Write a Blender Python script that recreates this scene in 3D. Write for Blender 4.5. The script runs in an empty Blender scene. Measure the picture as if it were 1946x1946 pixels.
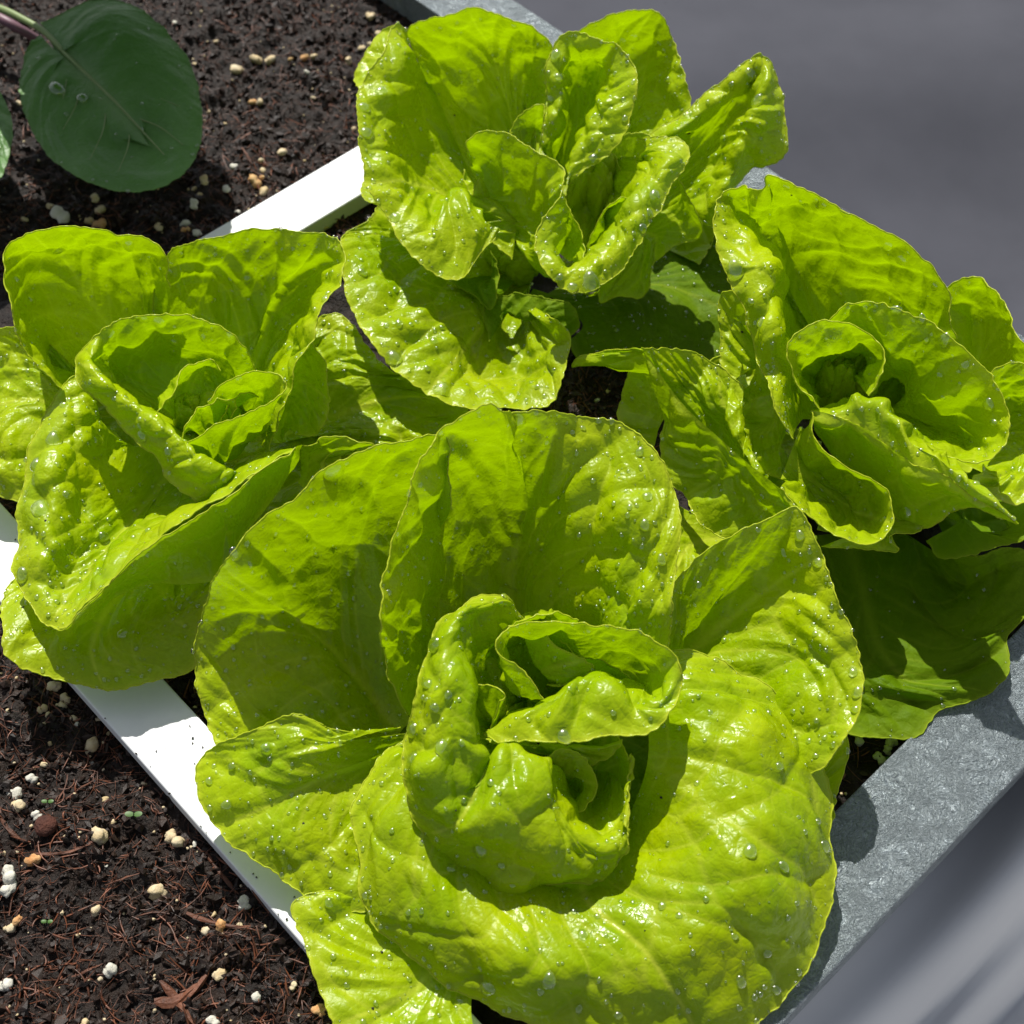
import bpy, math, random
import numpy as np
from mathutils import Vector, Matrix

# ------------------------------------------------------------------ camera, sky, sun
scene = bpy.context.scene
FPX, C0, PITCH, DIST = 2810.0, 973.0, math.radians(54.4), 0.78
cam_d = bpy.data.cameras.new('camera')
cam = bpy.data.objects.new('camera', cam_d)
scene.collection.objects.link(cam)
cam_d.sensor_width = 36.0
cam_d.lens = 36.0 * FPX / 1946.0
cam.location = (0, -DIST * math.cos(PITCH), DIST * math.sin(PITCH))
cam.rotation_euler = (math.pi / 2 - PITCH, 0, 0)
cam_d.clip_start, cam_d.clip_end = 0.02, 60
cam_d.dof.use_dof = True
cam_d.dof.focus_distance = 0.69
cam_d.dof.aperture_fstop = 13
scene.camera = cam

SUN_EL, SUN_AZ = 52.0, 15.0      # azimuth: degrees left of straight behind the plants
world = bpy.data.worlds.new('World')
scene.world = world
world.use_nodes = True
wn = world.node_tree
for n in list(wn.nodes): wn.nodes.remove(n)
sky = wn.nodes.new('ShaderNodeTexSky'); sky.sky_type = 'NISHITA'; sky.sun_disc = False
sky.sun_elevation = math.radians(SUN_EL); sky.sun_rotation = math.radians(-SUN_AZ)
bg = wn.nodes.new('ShaderNodeBackground'); bg.inputs[1].default_value = 0.085
wo = wn.nodes.new('ShaderNodeOutputWorld')
hs = wn.nodes.new('ShaderNodeHueSaturation'); hs.inputs['Saturation'].default_value = .4
wn.links.new(sky.outputs[0], hs.inputs['Color']); wn.links.new(hs.outputs[0], bg.inputs[0]); wn.links.new(bg.outputs[0], wo.inputs[0])
sun_d = bpy.data.lights.new('sun', 'SUN'); sun_d.energy = 4.9; sun_d.angle = math.radians(0.5)
sun_d.color = (1.0, 0.965, 0.90)
sun = bpy.data.objects.new('sun', sun_d); scene.collection.objects.link(sun)
SD = Vector((-math.sin(math.radians(SUN_AZ)) * math.cos(math.radians(SUN_EL)),
             math.cos(math.radians(SUN_AZ)) * math.cos(math.radians(SUN_EL)), math.sin(math.radians(SUN_EL))))
sun.rotation_euler = SD.to_track_quat('Z', 'Y').to_euler()
scene.view_settings.view_transform = 'Standard'
scene.view_settings.look = 'None'
scene.view_settings.exposure = 0.34
scene.view_settings.gamma = 1.0
scene.render.engine = 'CYCLES'
scene.cycles.use_denoising = True
scene.cycles.max_bounces = 10
scene.cycles.diffuse_bounces = 5
scene.cycles.transmission_bounces = 8
scene.cycles.transparent_max_bounces = 12
scene.cycles.caustics_refractive = False
scene.cycles.caustics_reflective = False

rng = np.random.default_rng(7)
random.seed(7)
CAM = np.array(cam.location)
_f = np.array([0, math.cos(PITCH), -math.sin(PITCH)])
_u = np.array([0, math.sin(PITCH), math.cos(PITCH)])
_r = np.array([1.0, 0, 0])

def pt(x, y, z):                       # photo pixel (of 1946) + height in metres -> point
    d = _f + _r * ((x - C0) / FPX) + _u * (-(y - C0) / FPX)
    t = (z - CAM[2]) / d[2]
    return CAM + d * t

VIEWS = {0: (1, 0, 0), 1: (.5176, 600, 0), 2: (.4918, 0, 400), 3: (.4918, 1050, 300), 4: (.5176, 350, 750),
         5: (.5414, 900, 950), 6: (.4658, 0, 1200), 7: (.3623, 0, 0), 8: (.2588, 850, 1100), 9: (.2308, 1500, 1300), 10: (.2329, 0, 1250)}
def vp(V, p):
    s, ox, oy = VIEWS[V]
    return pt(ox + p[0] * s, oy + p[1] * s, p[2] * 0.01)

# ------------------------------------------------------------------ helpers
def link(name, verts, faces, mat, parent=None, smooth=True):
    me = bpy.data.meshes.new(name)
    verts = np.asarray(verts, dtype=np.float32)
    me.vertices.add(len(verts)); me.vertices.foreach_set('co', verts.ravel())
    fa = [np.asarray(f, dtype=np.int32) for f in (faces if isinstance(faces, (list, tuple)) else [faces]) if len(f)]
    loops = np.concatenate([f.ravel() for f in fa]); tot = np.concatenate([np.full(len(f), f.shape[1], np.int32) for f in fa])
    start = np.concatenate([[0], np.cumsum(tot)[:-1]]).astype(np.int32)
    me.loops.add(len(loops)); me.loops.foreach_set('vertex_index', loops)
    me.polygons.add(len(tot)); me.polygons.foreach_set('loop_start', start); me.polygons.foreach_set('loop_total', tot)
    me.polygons.foreach_set('use_smooth', np.full(len(tot), smooth))
    me.update(calc_edges=True); me.validate()
    if mat: me.materials.append(mat)
    o = bpy.data.objects.new(name, me); scene.collection.objects.link(o)
    if parent is not None: o.parent = parent
    return o

def tag(o, label=None, cat=None, group=None, kind=None):
    if label: o['label'] = label
    if cat: o['category'] = cat
    if group: o['group'] = group
    if kind: o['kind'] = kind
    return o

def empty(name, label=None, cat=None, group=None):
    o = bpy.data.objects.new(name, None); scene.collection.objects.link(o); o.empty_display_size = .02
    return tag(o, label, cat, group)

def attr(o, name, data):
    a = o.data.attributes.new(name, 'FLOAT', 'POINT'); a.data.foreach_set('value', np.asarray(data, np.float32).ravel())

_perm = rng.permutation(256)
_grad = rng.normal(size=(256, 3)); _grad /= np.linalg.norm(_grad, axis=1)[:, None]
def noise(p):                          # gradient noise, p (N,3)
    p = np.asarray(p, float); i = np.floor(p).astype(int); f = p - i
    w = f * f * f * (f * (f * 6 - 15) + 10); out = 0
    for dx in (0, 1):
        for dy in (0, 1):
            for dz in (0, 1):
                h = _perm[(_perm[(_perm[(i[:, 0] + dx) & 255] + i[:, 1] + dy) & 255] + i[:, 2] + dz) & 255]
                g = _grad[h]; d = f - np.array([dx, dy, dz])
                wt = (w[:, 0] if dx else 1 - w[:, 0]) * (w[:, 1] if dy else 1 - w[:, 1]) * (w[:, 2] if dz else 1 - w[:, 2])
                out = out + wt * (g * d).sum(1)
    return out
def fbm(p, o=4):
    s = 0; a = 1.0
    for k in range(o): s = s + a * noise(p * (2 ** k) + 17.3 * k); a *= .5
    return s

def sstep(a, b, x):
    t = np.clip((x - a) / (b - a), 0, 1); return t * t * (3 - 2 * t)

def arc_resample(p, n):
    p = np.asarray(p, float)
    if len(p) == 1: return np.repeat(p, n, 0)
    d = np.concatenate([[0], np.cumsum(np.linalg.norm(np.diff(p, axis=0), axis=1))])
    t = np.linspace(0, d[-1], n)
    return np.stack([np.interp(t, d, p[:, k]) for k in range(3)], 1)

def crom(P, t, pos):                   # interpolate rows P (K, ..., 3) at parameter pos given knots t (Hermite, finite differences)
    K = len(P); t = np.asarray(t, float)
    m = np.zeros_like(P)
    for i in range(K):
        a, b = max(i - 1, 0), min(i + 1, K - 1)
        if 0 < i < K - 1:
            h0, h1 = t[i] - t[i - 1], t[i + 1] - t[i]
            m[i] = ((P[i] - P[i - 1]) / h0 * h1 + (P[i + 1] - P[i]) / h1 * h0) / (h0 + h1)
        else: m[i] = (P[b] - P[a]) / (t[b] - t[a])
    k = np.clip(np.searchsorted(t, pos, side='right') - 1, 0, K - 2)
    h = (t[k + 1] - t[k]); s = (pos - t[k]) / h
    sh = (-1,) + (1,) * (P.ndim - 1)
    s, h = s.reshape(sh), h.reshape(sh)
    return (2 * s**3 - 3 * s**2 + 1) * P[k] + (s**3 - 2 * s**2 + s) * h * m[k] + (-2 * s**3 + 3 * s**2) * P[k + 1] + (s**3 - s**2) * h * m[k + 1]

def grid_faces(nv, nu):
    a = np.arange(nv * nu).reshape(nv, nu)
    return np.stack([a[:-1, :-1], a[:-1, 1:], a[1:, 1:], a[1:, :-1]], -1).reshape(-1, 4)

def grid_normals(P):
    du = np.gradient(P, axis=1); dv = np.gradient(P, axis=0)
    n = np.cross(du, dv); l = np.linalg.norm(n, axis=2, keepdims=True)
    return n / np.maximum(l, 1e-12)

def vor(q, pts):                       # distance-to-edge style value (F2-F1)/2 and id
    f1 = np.full(len(q), 1e9); f2 = f1.copy(); idx = np.zeros(len(q), int)
    for k, c in enumerate(pts):
        d = np.hypot(q[:, 0] - c[0], q[:, 1] - c[1])
        n1 = d < f1; f2 = np.where(n1, f1, np.minimum(f2, d)); idx = np.where(n1, k, idx); f1 = np.where(n1, d, f1)
    return (f2 - f1) * .5, idx

# ------------------------------------------------------------------ materials
def mat(name):
    m = bpy.data.materials.new(name); m.use_nodes = True; nt = m.node_tree
    for n in list(nt.nodes): nt.nodes.remove(n)
    return m, nt, nt.nodes, nt.links
def N(nt, t, **kw):
    n = nt.nodes.new(t)
    for k, v in kw.items(): setattr(n, k, v)
    return n
def mixc(nt, f, a, b, bt='MIX'):
    m = N(nt, 'ShaderNodeMix', data_type='RGBA', blend_type=bt)
    for s, v in ((m.inputs[0], f), (m.inputs[6], a), (m.inputs[7], b)):
        if isinstance(v, (int, float)): s.default_value = v
        elif isinstance(v, tuple): s.default_value = v + (1,) if len(v) == 3 else v
        else: nt.links.new(v, s)
    return m.outputs[2]
def ramp(nt, f, a, b, lo=0, hi=1):
    r = N(nt, 'ShaderNodeMapRange'); nt.links.new(f, r.inputs[0])
    for i, v in zip((1, 2, 3, 4), (a, b, lo, hi)): r.inputs[i].default_value = v
    return r.outputs[0]
def tex(nt, scale, detail=4, rough=.5, dist=0, coord=None):
    t = N(nt, 'ShaderNodeTexNoise'); t.inputs['Scale'].default_value = scale; t.inputs['Detail'].default_value = detail
    t.inputs['Roughness'].default_value = rough; t.inputs['Distortion'].default_value = dist
    if coord is None:
        c = N(nt, 'ShaderNodeTexCoord'); coord = c.outputs['Object']
    nt.links.new(coord, t.inputs['Vector']); return t.outputs['Fac']
def bump(nt, h, strength, dist, prev=None):
    b = N(nt, 'ShaderNodeBump'); b.inputs['Strength'].default_value = strength; b.inputs['Distance'].default_value = dist
    nt.links.new(h, b.inputs['Height'])
    if prev: nt.links.new(prev, b.inputs['Normal'])
    return b.outputs[0]

def leaf_material(name, deep, bright, vein, rimc, trans, tfac, rough=.36, spec=.5):
    m, nt, nn, ln = mat(name)
    av = N(nt, 'ShaderNodeAttribute', attribute_name='vein').outputs['Fac']
    ar = N(nt, 'ShaderNodeAttribute', attribute_name='rim').outputs['Fac']
    ab = N(nt, 'ShaderNodeAttribute', attribute_name='base').outputs['Fac']
    n1 = tex(nt, 28, 3); n2 = tex(nt, 420, 3, .6)
    c = mixc(nt, ramp(nt, n1, .3, .7), deep, bright)
    c = mixc(nt, ramp(nt, n2, .3, .75, 0, .35), c, tuple(v * .72 for v in deep))
    c = mixc(nt, ar, c, rimc)
    vm = N(nt, 'ShaderNodeMath', operation='MULTIPLY'); ln.new(av, vm.inputs[0]); vm.inputs[1].default_value = .75
    c = mixc(nt, vm.outputs[0], c, vein)
    c = mixc(nt, ab, c, vein)
    p = N(nt, 'ShaderNodeBsdfPrincipled'); ln.new(c, p.inputs['Base Color'])
    ln.new(ramp(nt, tex(nt, 55, 3), .35, .65, rough - .07, rough + .12), p.inputs['Roughness'])
    p.inputs['Specular IOR Level'].default_value = spec
    b = bump(nt, tex(nt, 900, 3, .6), .18, .0006)
    b = bump(nt, tex(nt, 200, 2, .5, .5), .22, .0022, b)
    vo = N(nt, 'ShaderNodeTexVoronoi', feature='DISTANCE_TO_EDGE'); vo.inputs['Scale'].default_value = 260
    co = N(nt, 'ShaderNodeTexCoord'); ln.new(co.outputs['Object'], vo.inputs['Vector'])
    b = bump(nt, ramp(nt, vo.outputs[0], 0, .18), .16, .0006, b)
    ln.new(b, p.inputs['Normal'])
    t = N(nt, 'ShaderNodeBsdfTranslucent'); ln.new(b, t.inputs['Normal'])
    tc = mixc(nt, ramp(nt, n1, .3, .7, .0, .3), trans, tuple(v * 1.2 for v in trans))
    tc = mixc(nt, vm.outputs[0], tc, tuple(v * 1.25 for v in trans))
    ln.new(tc, t.inputs['Color'])
    mx = N(nt, 'ShaderNodeMixShader'); mx.inputs[0].default_value = tfac
    ln.new(p.outputs[0], mx.inputs[1]); ln.new(t.outputs[0], mx.inputs[2])
    o = N(nt, 'ShaderNodeOutputMaterial'); ln.new(mx.outputs[0], o.inputs[0])
    return m

M_leaf = leaf_material('lettuce_leaf', (.31, .49, .0006), (.52, .65, .001), (.66, .74, .06), (.64, .72, .04), (.325, .50, .0003), .45, .25, .32)
M_leaf_shade = leaf_material('shaded_lettuce_leaf', (.10, .20, .0008), (.16, .27, .0008), (.24, .34, .015), (.30, .40, .02), (.20, .36, .0005), .42, .55, .10)  # darker copy of the lettuce leaf: shade of the low leaves put into the colour
M_kale = leaf_material('brassica_leaf', (.085, .20, .045), (.125, .265, .07), (.20, .30, .13), (.12, .24, .06), (.06, .22, .01), .2, .42, .35)

def simple(name, col, rough=.5, spec=.5, metallic=0, var=None, bumps=(), col2=None, nscale=30):
    m, nt, nn, ln = mat(name)
    p = N(nt, 'ShaderNodeBsdfPrincipled'); p.inputs['Roughness'].default_value = rough
    p.inputs['Specular IOR Level'].default_value = spec; p.inputs['Metallic'].default_value = metallic
    if col2: ln.new(mixc(nt, ramp(nt, tex(nt, nscale, 5, .6), .35, .65), col, col2), p.inputs['Base Color'])
    else: p.inputs['Base Color'].default_value = col + (1,)
    b = None
    for sc, st, di in bumps: b = bump(nt, tex(nt, sc, 4, .6), st, di, b)
    if b: ln.new(b, p.inputs['Normal'])
    o = N(nt, 'ShaderNodeOutputMaterial'); ln.new(p.outputs[0], o.inputs[0])
    return m

M_soil = simple('soil', (.008, .0055, .0042), .6, .3, col2=(.022, .012, .0078), nscale=160, bumps=((1500, .6, .001), (420, .8, .003)))
M_crumb = simple('soil_crumbs', (.008, .0055, .0045), .5, .35, col2=(.030, .015, .009), nscale=90, bumps=((1400, .5, .0008),))
M_fibre = simple('soil_fibre', (.016, .008, .005), .45, .5, col2=(.20, .065, .028), nscale=150)
M_bark = simple('bark', (.05, .02, .011), .6, .4, col2=(.14, .045, .018), nscale=120, bumps=((700, .6, .001),))
M_perlite = simple('perlite', (.50, .38, .20), .8, .25, col2=(.60, .51, .35), nscale=170, bumps=((900, .6, .0009),))
M_perlite_o = simple('stained_perlite', (.45, .20, .07), .8, .25, col2=(.62, .42, .2), nscale=170, bumps=((900, .6, .0009),))
M_perlite_w = simple('white_perlite', (.50, .48, .40), .8, .25, col2=(.60, .58, .50), nscale=170, bumps=((900, .6, .0009),))
M_white = simple('white_plastic', (.74, .75, .76), .4, .4, col2=(.68, .69, .70), nscale=34, bumps=((90, .08, .002),))
M_black = simple('specks', (.01, .01, .01), .7)
M_cloth = simple('grey_fabric', (.053, .055, .067), .85, .12, col2=(.066, .068, .082), nscale=5, bumps=((700, .35, .001),))
M_pale = simple('pale_board', (.56, .56, .575), .7, .2, col2=(.60, .60, .61), nscale=4)
M_stalk = simple('leaf_stalk', (.16, .22, .07), .45, .4, col2=(.2, .26, .1), nscale=60)
M_purple = simple('purple_stalk', (.16, .08, .11), .45, .4, col2=(.2, .11, .13), nscale=60)
M_clay = simple('clay_ball', (.05, .018, .012), .8, .3, col2=(.09, .03, .018), nscale=200, bumps=((600, .8, .002),))

# brushed swirled grey rim
m, nt, nn, ln = mat('grey_rim'); M_rim = m
co = N(nt, 'ShaderNodeTexCoord').outputs['Object']
def swirl(scale, dist):
    w = N(nt, 'ShaderNodeTexNoise'); w.inputs['Scale'].default_value = 60; w.inputs['Detail'].default_value = 2; ln.new(co, w.inputs['Vector'])
    mp = N(nt, 'ShaderNodeVectorMath', operation='MULTIPLY_ADD'); ln.new(w.outputs['Color'], mp.inputs[0]); mp.inputs[1].default_value = (dist,) * 3; ln.new(co, mp.inputs[2])
    t = N(nt, 'ShaderNodeTexNoise'); t.inputs['Scale'].default_value = scale; t.inputs['Detail'].default_value = 3; t.inputs['Roughness'].default_value = .6
    t.inputs['Distortion'].default_value = 1.8; ln.new(mp.outputs[0], t.inputs['Vector']); return t.outputs['Fac']
s1, s2 = swirl(330, .02), swirl(620, .03)
p = N(nt, 'ShaderNodeBsdfPrincipled'); p.inputs['Roughness'].default_value = .34; p.inputs['Metallic'].default_value = .35
ln.new(mixc(nt, ramp(nt, s2, .3, .7), (.12, .15, .165), (.30, .34, .36)), p.inputs['Base Color'])
b = bump(nt, s1, 1.0, .0026); b = bump(nt, s2, .8, .0012, b); ln.new(b, p.inputs['Normal'])
o = N(nt, 'ShaderNodeOutputMaterial'); ln.new(p.outputs[0], o.inputs[0])

# water drops: refracting, partly letting light straight through
m, nt, nn, ln = mat('water'); M_water = m
g = N(nt, 'ShaderNodeBsdfGlass'); g.inputs['IOR'].default_value = 1.33; g.inputs['Roughness'].default_value = 0.0
g.inputs['Color'].default_value = (1, 1, 1, 1)
tr = N(nt, 'ShaderNodeBsdfTransparent'); tr.inputs[0].default_value = (.97, .99, .93, 1)
mx = N(nt, 'ShaderNodeMixShader'); mx.inputs[0].default_value = .92
ln.new(tr.outputs[0], mx.inputs[1]); ln.new(g.outputs[0], mx.inputs[2])
gl = N(nt, 'ShaderNodeBsdfGlossy'); gl.inputs['Roughness'].default_value = .24; gl.inputs['Color'].default_value = (1, 1, 1, 1)
fr = N(nt, 'ShaderNodeFresnel'); fr.inputs['IOR'].default_value = 1.85
mx2 = N(nt, 'ShaderNodeMixShader'); ln.new(fr.outputs[0], mx2.inputs[0]); ln.new(mx.outputs[0], mx2.inputs[1]); ln.new(gl.outputs[0], mx2.inputs[2])
ge = N(nt, 'ShaderNodeNewGeometry'); tb = N(nt, 'ShaderNodeBsdfTransparent'); tb.inputs[0].default_value = (.72, .78, .50, 1)  # back-face tint stands in for the slight shadow under each drop
mx3 = N(nt, 'ShaderNodeMixShader'); ln.new(ge.outputs['Backfacing'], mx3.inputs[0]); ln.new(mx2.outputs[0], mx3.inputs[1]); ln.new(tb.outputs[0], mx3.inputs[2])
o = N(nt, 'ShaderNodeOutputMaterial'); ln.new(mx3.outputs[0], o.inputs[0])

# ------------------------------------------------------------------ planter, white frame, background
ZS = 0.0                     # soil level
ZR, ZW = 0.020, 0.012        # grey rim top, white frame top
def prism(bottom_z, poly, top_z, name, mat_, parent=None, bev=.0012):
    """poly: plan outline (x,y) counter-clockwise; a bevelled slab"""
    import bmesh
    bm = bmesh.new()
    lo = [bm.verts.new((p[0], p[1], bottom_z)) for p in poly]; hi = [bm.verts.new((p[0], p[1], top_z)) for p in poly]
    n = len(poly); bm.faces.new(lo[::-1]); bm.faces.new(hi)
    for i in range(n): bm.faces.new((lo[i], lo[(i + 1) % n], hi[(i + 1) % n], hi[i]))
    bmesh.ops.recalc_face_normals(bm, faces=bm.faces)
    bmesh.ops.bevel(bm, geom=bm.edges[:], offset=bev, segments=3, affect='EDGES', profile=.6)
    me = bpy.data.meshes.new(name); bm.to_mesh(me); bm.free(); me.materials.append(mat_)
    o = bpy.data.objects.new(name, me); scene.collection.objects.link(o)
    if parent is not None: o.parent = parent
    return o
def ip(a, b, c, d):                    # intersection of plan lines ab and cd
    a, b, c, d = [np.array(v[:2]) for v in (a, b, c, d)]
    r, s = b - a, d - c; t = np.cross(c - a, s) / np.cross(r, s); return a + r * t
# grey rim: far side (outer f1, inner f2), near side (outer g1, inner g2)
fo = (pt(978, 0, ZR), pt(1480, 331, ZR)); fi = (pt(786, 0, ZR), pt(786 + 470, 322, ZR))
no = (pt(1946, 1459, ZR), pt(1675, 1746, ZR)); ni = (pt(1793, 1346, ZR), pt(1578, 1565, ZR))
co_ = ip(*fo, *no); ci = ip(*fi, *ni)
df = np.array(fo[0][:2]) - np.array(fo[1][:2]); df /= np.linalg.norm(df)      # up-left direction
dn = np.array(no[1][:2]) - np.array(no[0][:2]); dn /= np.linalg.norm(dn)      # down-left direction
planter = empty('planter', 'grey raised planter with a wide scratched metallic rim round the soil', 'planter')
LF, LN = 1.3, 1.1
prism(-.002, [co_, ci, ci + df * LF, co_ + df * LF][::-1], ZR, 'rim', M_rim, planter)
prism(-.002, [co_ + 0 * dn, co_ + dn * LN, ci + dn * LN, ci][::-1], ZR - .0004, 'rim', M_rim, planter)
inn = .006
cen = ci + df * .5 + dn * .5
def inset(a, b, s):                    # shift line ab towards planter centre by s
    t = b - a; n_ = np.array([-t[1], t[0]]); n_ /= np.linalg.norm(n_)
    if np.dot(n_, cen - a) < 0: n_ = -n_
    return n_ * s
nf, nn_ = inset(co_, co_ + df, 1), inset(co_, co_ + dn, 1)
prism(-.34, [co_ + nf * .008 + nn_ * .035, co_ + nf * .008 + df * LF, co_ + nf * .03 + df * LF, co_ + nf * .03 + nn_ * .03][::-1], -.003, 'side_panel', M_rim, planter)
prism(-.34, [co_ + nn_ * .036 + nf * .0305, co_ + nn_ * .036 + dn * LN, co_ + nn_ * .045 + dn * LN, co_ + nn_ * .045 + nf * .0305], -.003, 'side_panel', M_rim, planter)

# white divider frame, two boards meeting beyond the left edge of the photo
ua, ub = pt(685, 273.5, ZW), pt(366, 460, ZW); uc, ud = pt(699, 353, ZW), pt(565, 435, ZW)
la, lb = pt(137, 1298, ZW), pt(450, 1653, ZW); lc, ld = pt(291, 1295, ZW), pt(405, 1426, ZW)
co1 = ip(ua, ub, la, lb); ci1 = ip(uc, ud, lc, ld)
du_ = np.array(ua[:2]) - np.array(ub[:2]); du_ /= np.linalg.norm(du_)
dl_ = np.array(lb[:2]) - np.array(la[:2]); dl_ /= np.linalg.norm(dl_)
frame = empty('divider_frame', 'white plastic frame of flat boards lying on the dark soil under the lettuces', 'divider frame')
e1, e2 = ip(co1, co1 + du_, *fi) - du_ * .012, ip(ci1, ci1 + du_, *fi) - du_ * .012
e3, e4 = ip(ci1, ci1 + dl_, *ni) - dl_ * .012, ip(co1, co1 + dl_, *ni) - dl_ * .012
prism(.0, [co1, e1, e2, ci1], ZW, 'board', M_white, frame)
prism(.0, [co1, ci1, e3, e4], ZW - .0003, 'board', M_white, frame)

# background: ground far below, fabric behind, pale slats in front
g = link('ground', [(-6, -6, -.80), (6, -6, -.80), (6, 6, -.80), (-6, 6, -.80)], np.array([[0, 1, 2, 3]]), simple('paving', (.22, .22, .23), .8, .2, col2=(.27, .27, .28), nscale=3, bumps=((60, .4, .01),)))
tag(g, kind='structure')

# grey fabric lying in soft folds on the ground behind the planter, lit by the sun
nx, nz = 200, 120
A = co_ + df * 1.6 - nf * .03; B = co_ - df * 1.3 - nf * .03
S_, Z_ = np.meshgrid(np.linspace(0, 1, nx), np.linspace(0, 1, nz))
XY = A[None, None, :] * (1 - S_[..., None]) + B[None, None, :] * S_[..., None] - nf * (Z_[..., None] * 2.2)
q = np.concatenate([XY * 3.0, np.full(XY.shape[:2] + (1,), 2.0)], 2).reshape(-1, 3)
hz = .07 * noise(q).reshape(nz, nx) + .022 * np.exp(-((S_ - .44 - .06 * Z_) / .012) ** 2) - .010 * np.exp(-((S_ - .47 - .05 * Z_) / .008) ** 2)
P = np.concatenate([XY, (-.42 + hz)[..., None]], 2)
back = P.copy(); back[..., 2] -= .003
f = grid_faces(nz, nx)
cl = link('fabric_sheet', np.concatenate([P.reshape(-1, 3), back.reshape(-1, 3)]), [f[:, ::-1], f + nz * nx], M_cloth)
tag(cl, 'grey woven fabric sheet spread with soft folds behind the planter, out of focus', 'fabric sheet')

# white sheet hanging in soft creases beside the near side
n1_, n2_ = 300, 240
e0 = co_ + nn_ * .028 - dn * .35
S_, T_ = np.meshgrid(np.linspace(0, 1.3, n1_), np.linspace(0, .9, n2_))
hp = pt(2060, 1490, -.012)[:2]; rel = hp - e0; hs_, ht_ = rel @ dn, rel @ (-nn_)
Z = -.040 - .098 * sstep(.0, .12, T_)
g_ = np.exp(-(((S_ - hs_) / .085) ** 2 + ((T_ - ht_) / .030) ** 2) ** 1.0)  # added fold, raised so the cloth catches the sun as a bright patch
Z = Z * (1 - g_) - .010 * g_
for k_, t0 in enumerate((.066, .098, .135, .20, .30)):
    tt = t0 + .012 * np.sin(S_ * 5 + k_)
    Z += -.014 * np.exp(-((T_ - tt) / .006) ** 2) + .010 * np.exp(-((T_ - tt + .016) / .012) ** 2)
q = np.stack([S_ * 7, T_ * 9, np.full_like(S_, 4.)], -1).reshape(-1, 3)
Z += .006 * noise(q).reshape(Z.shape)
XY = e0[None, None] + dn * S_[..., None] - nn_ * T_[..., None]
P = np.concatenate([XY, Z[..., None]], 2); back = P.copy(); back[..., 2] -= .003
f = grid_faces(n2_, n1_)
ws = link('white_sheet', np.concatenate([P.reshape(-1, 3), back.reshape(-1, 3)]), [f, f[:, ::-1] + n1_ * n2_], M_pale)
tag(ws, 'pale white sheet with soft creases in shade below the near rim of the planter', 'white sheet')

# ------------------------------------------------------------------ soil
inner_c = co_ + nf * .03 + nn_ * .03
nn1, nn2 = 560, 520
U_, W_ = np.meshgrid(np.linspace(0, 1.05, nn1), np.linspace(0, 1.0, nn2))
XY = inner_c + df * U_[..., None] + dn * W_[..., None]
q = np.concatenate([XY, np.zeros(XY.shape[:2] + (1,))], 2).reshape(-1, 3)
def soil_h(q):
    h = .010 * fbm(q * 14, 3) + .0065 * fbm(q * 60 + 5, 3) + .0022 * fbm(q * 240 + 9, 3)
    return h - .003
q[:, 2] = soil_h(q)
soil = link('soil', q, grid_faces(nn2, nn1), M_soil); tag(soil, kind='structure')

def soil_at(S_pt):                     # (x,y) on soil -> z
    a = np.array([[S_pt[0], S_pt[1], 0.0]]); return float(soil_h(a)[0])

import bmesh
def ico(sub):
    bm = bmesh.new(); bmesh.ops.create_icosphere(bm, subdivisions=sub, radius=1)
    v = np.array([x.co[:] for x in bm.verts]); f_ = np.array([[w.index for w in fc.verts] for fc in bm.faces]); bm.free(); return v, f_
I1, I2, I3 = ico(1), ico(2), ico(3)

def rotm(n, scale_tilt=1):
    a = rng.normal(size=(n, 4)); a /= np.linalg.norm(a, axis=1)[:, None]
    w, x, y, z = a.T
    return np.stack([1 - 2*(y*y+z*z), 2*(x*y-z*w), 2*(x*z+y*w), 2*(x*y+z*w), 1-2*(x*x+z*z), 2*(y*z-x*w), 2*(x*z-y*w), 2*(y*z+x*w), 1-2*(x*x+y*y)], 1).reshape(-1, 3, 3)

def rand_soil_px(n):                   # points spread over the visible soil (photo regions), returned in plan
    out = []
    regs = [((0, 0), (900, 480), .50), ((0, 940), (680, 1946), .42), ((1060, 680), (1220, 830), .05), ((1500, 1300), (1800, 1600), .03)]
    for (a, b, w) in regs:
        k = int(n * w); xs = rng.uniform(a[0] - 40, b[0] + 40, k); ys = rng.uniform(a[1] - 60, b[1] + 60, k)
        d = _f[None] + _r[None] * ((xs - C0) / FPX)[:, None] + _u[None] * (-(ys - C0) / FPX)[:, None]
        t = -CAM[2] / d[:, 2]; out.append(CAM[None] + d * t[:, None])
    o_ = np.concatenate(out)
    rel = o_[:, :2] - inner_c
    Mx = np.linalg.inv(np.stack([df, dn], 1)); ab = rel @ Mx.T
    return o_[(ab[:, 0] > .004) & (ab[:, 1] > .004)]

# crumbs
c = rand_soil_px(22000); n = len(c)
r = .0005 + .0019 * rng.random(n) ** 2.5
vv, ff = I1
V = vv[None] * (1 + .42 * rng.normal(size=(n, len(vv), 1)))
V = V * (rng.uniform(.35, 1.4, size=(n, 1, 3))) * r[:, None, None]
V = np.einsum('nij,nkj->nki', rotm(n), V)
c[:, 2] = soil_h(c * [1, 1, 0]) + r * .35
V = V + c[:, None]
F = ff[None] + (np.arange(n) * len(vv))[:, None, None]
o = link('soil_crumbs', V.reshape(-1, 3), F.reshape(-1, 3), M_crumb, smooth=False); tag(o, 'loose dark crumbs of damp potting soil', 'soil crumbs', kind='stuff')

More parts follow.
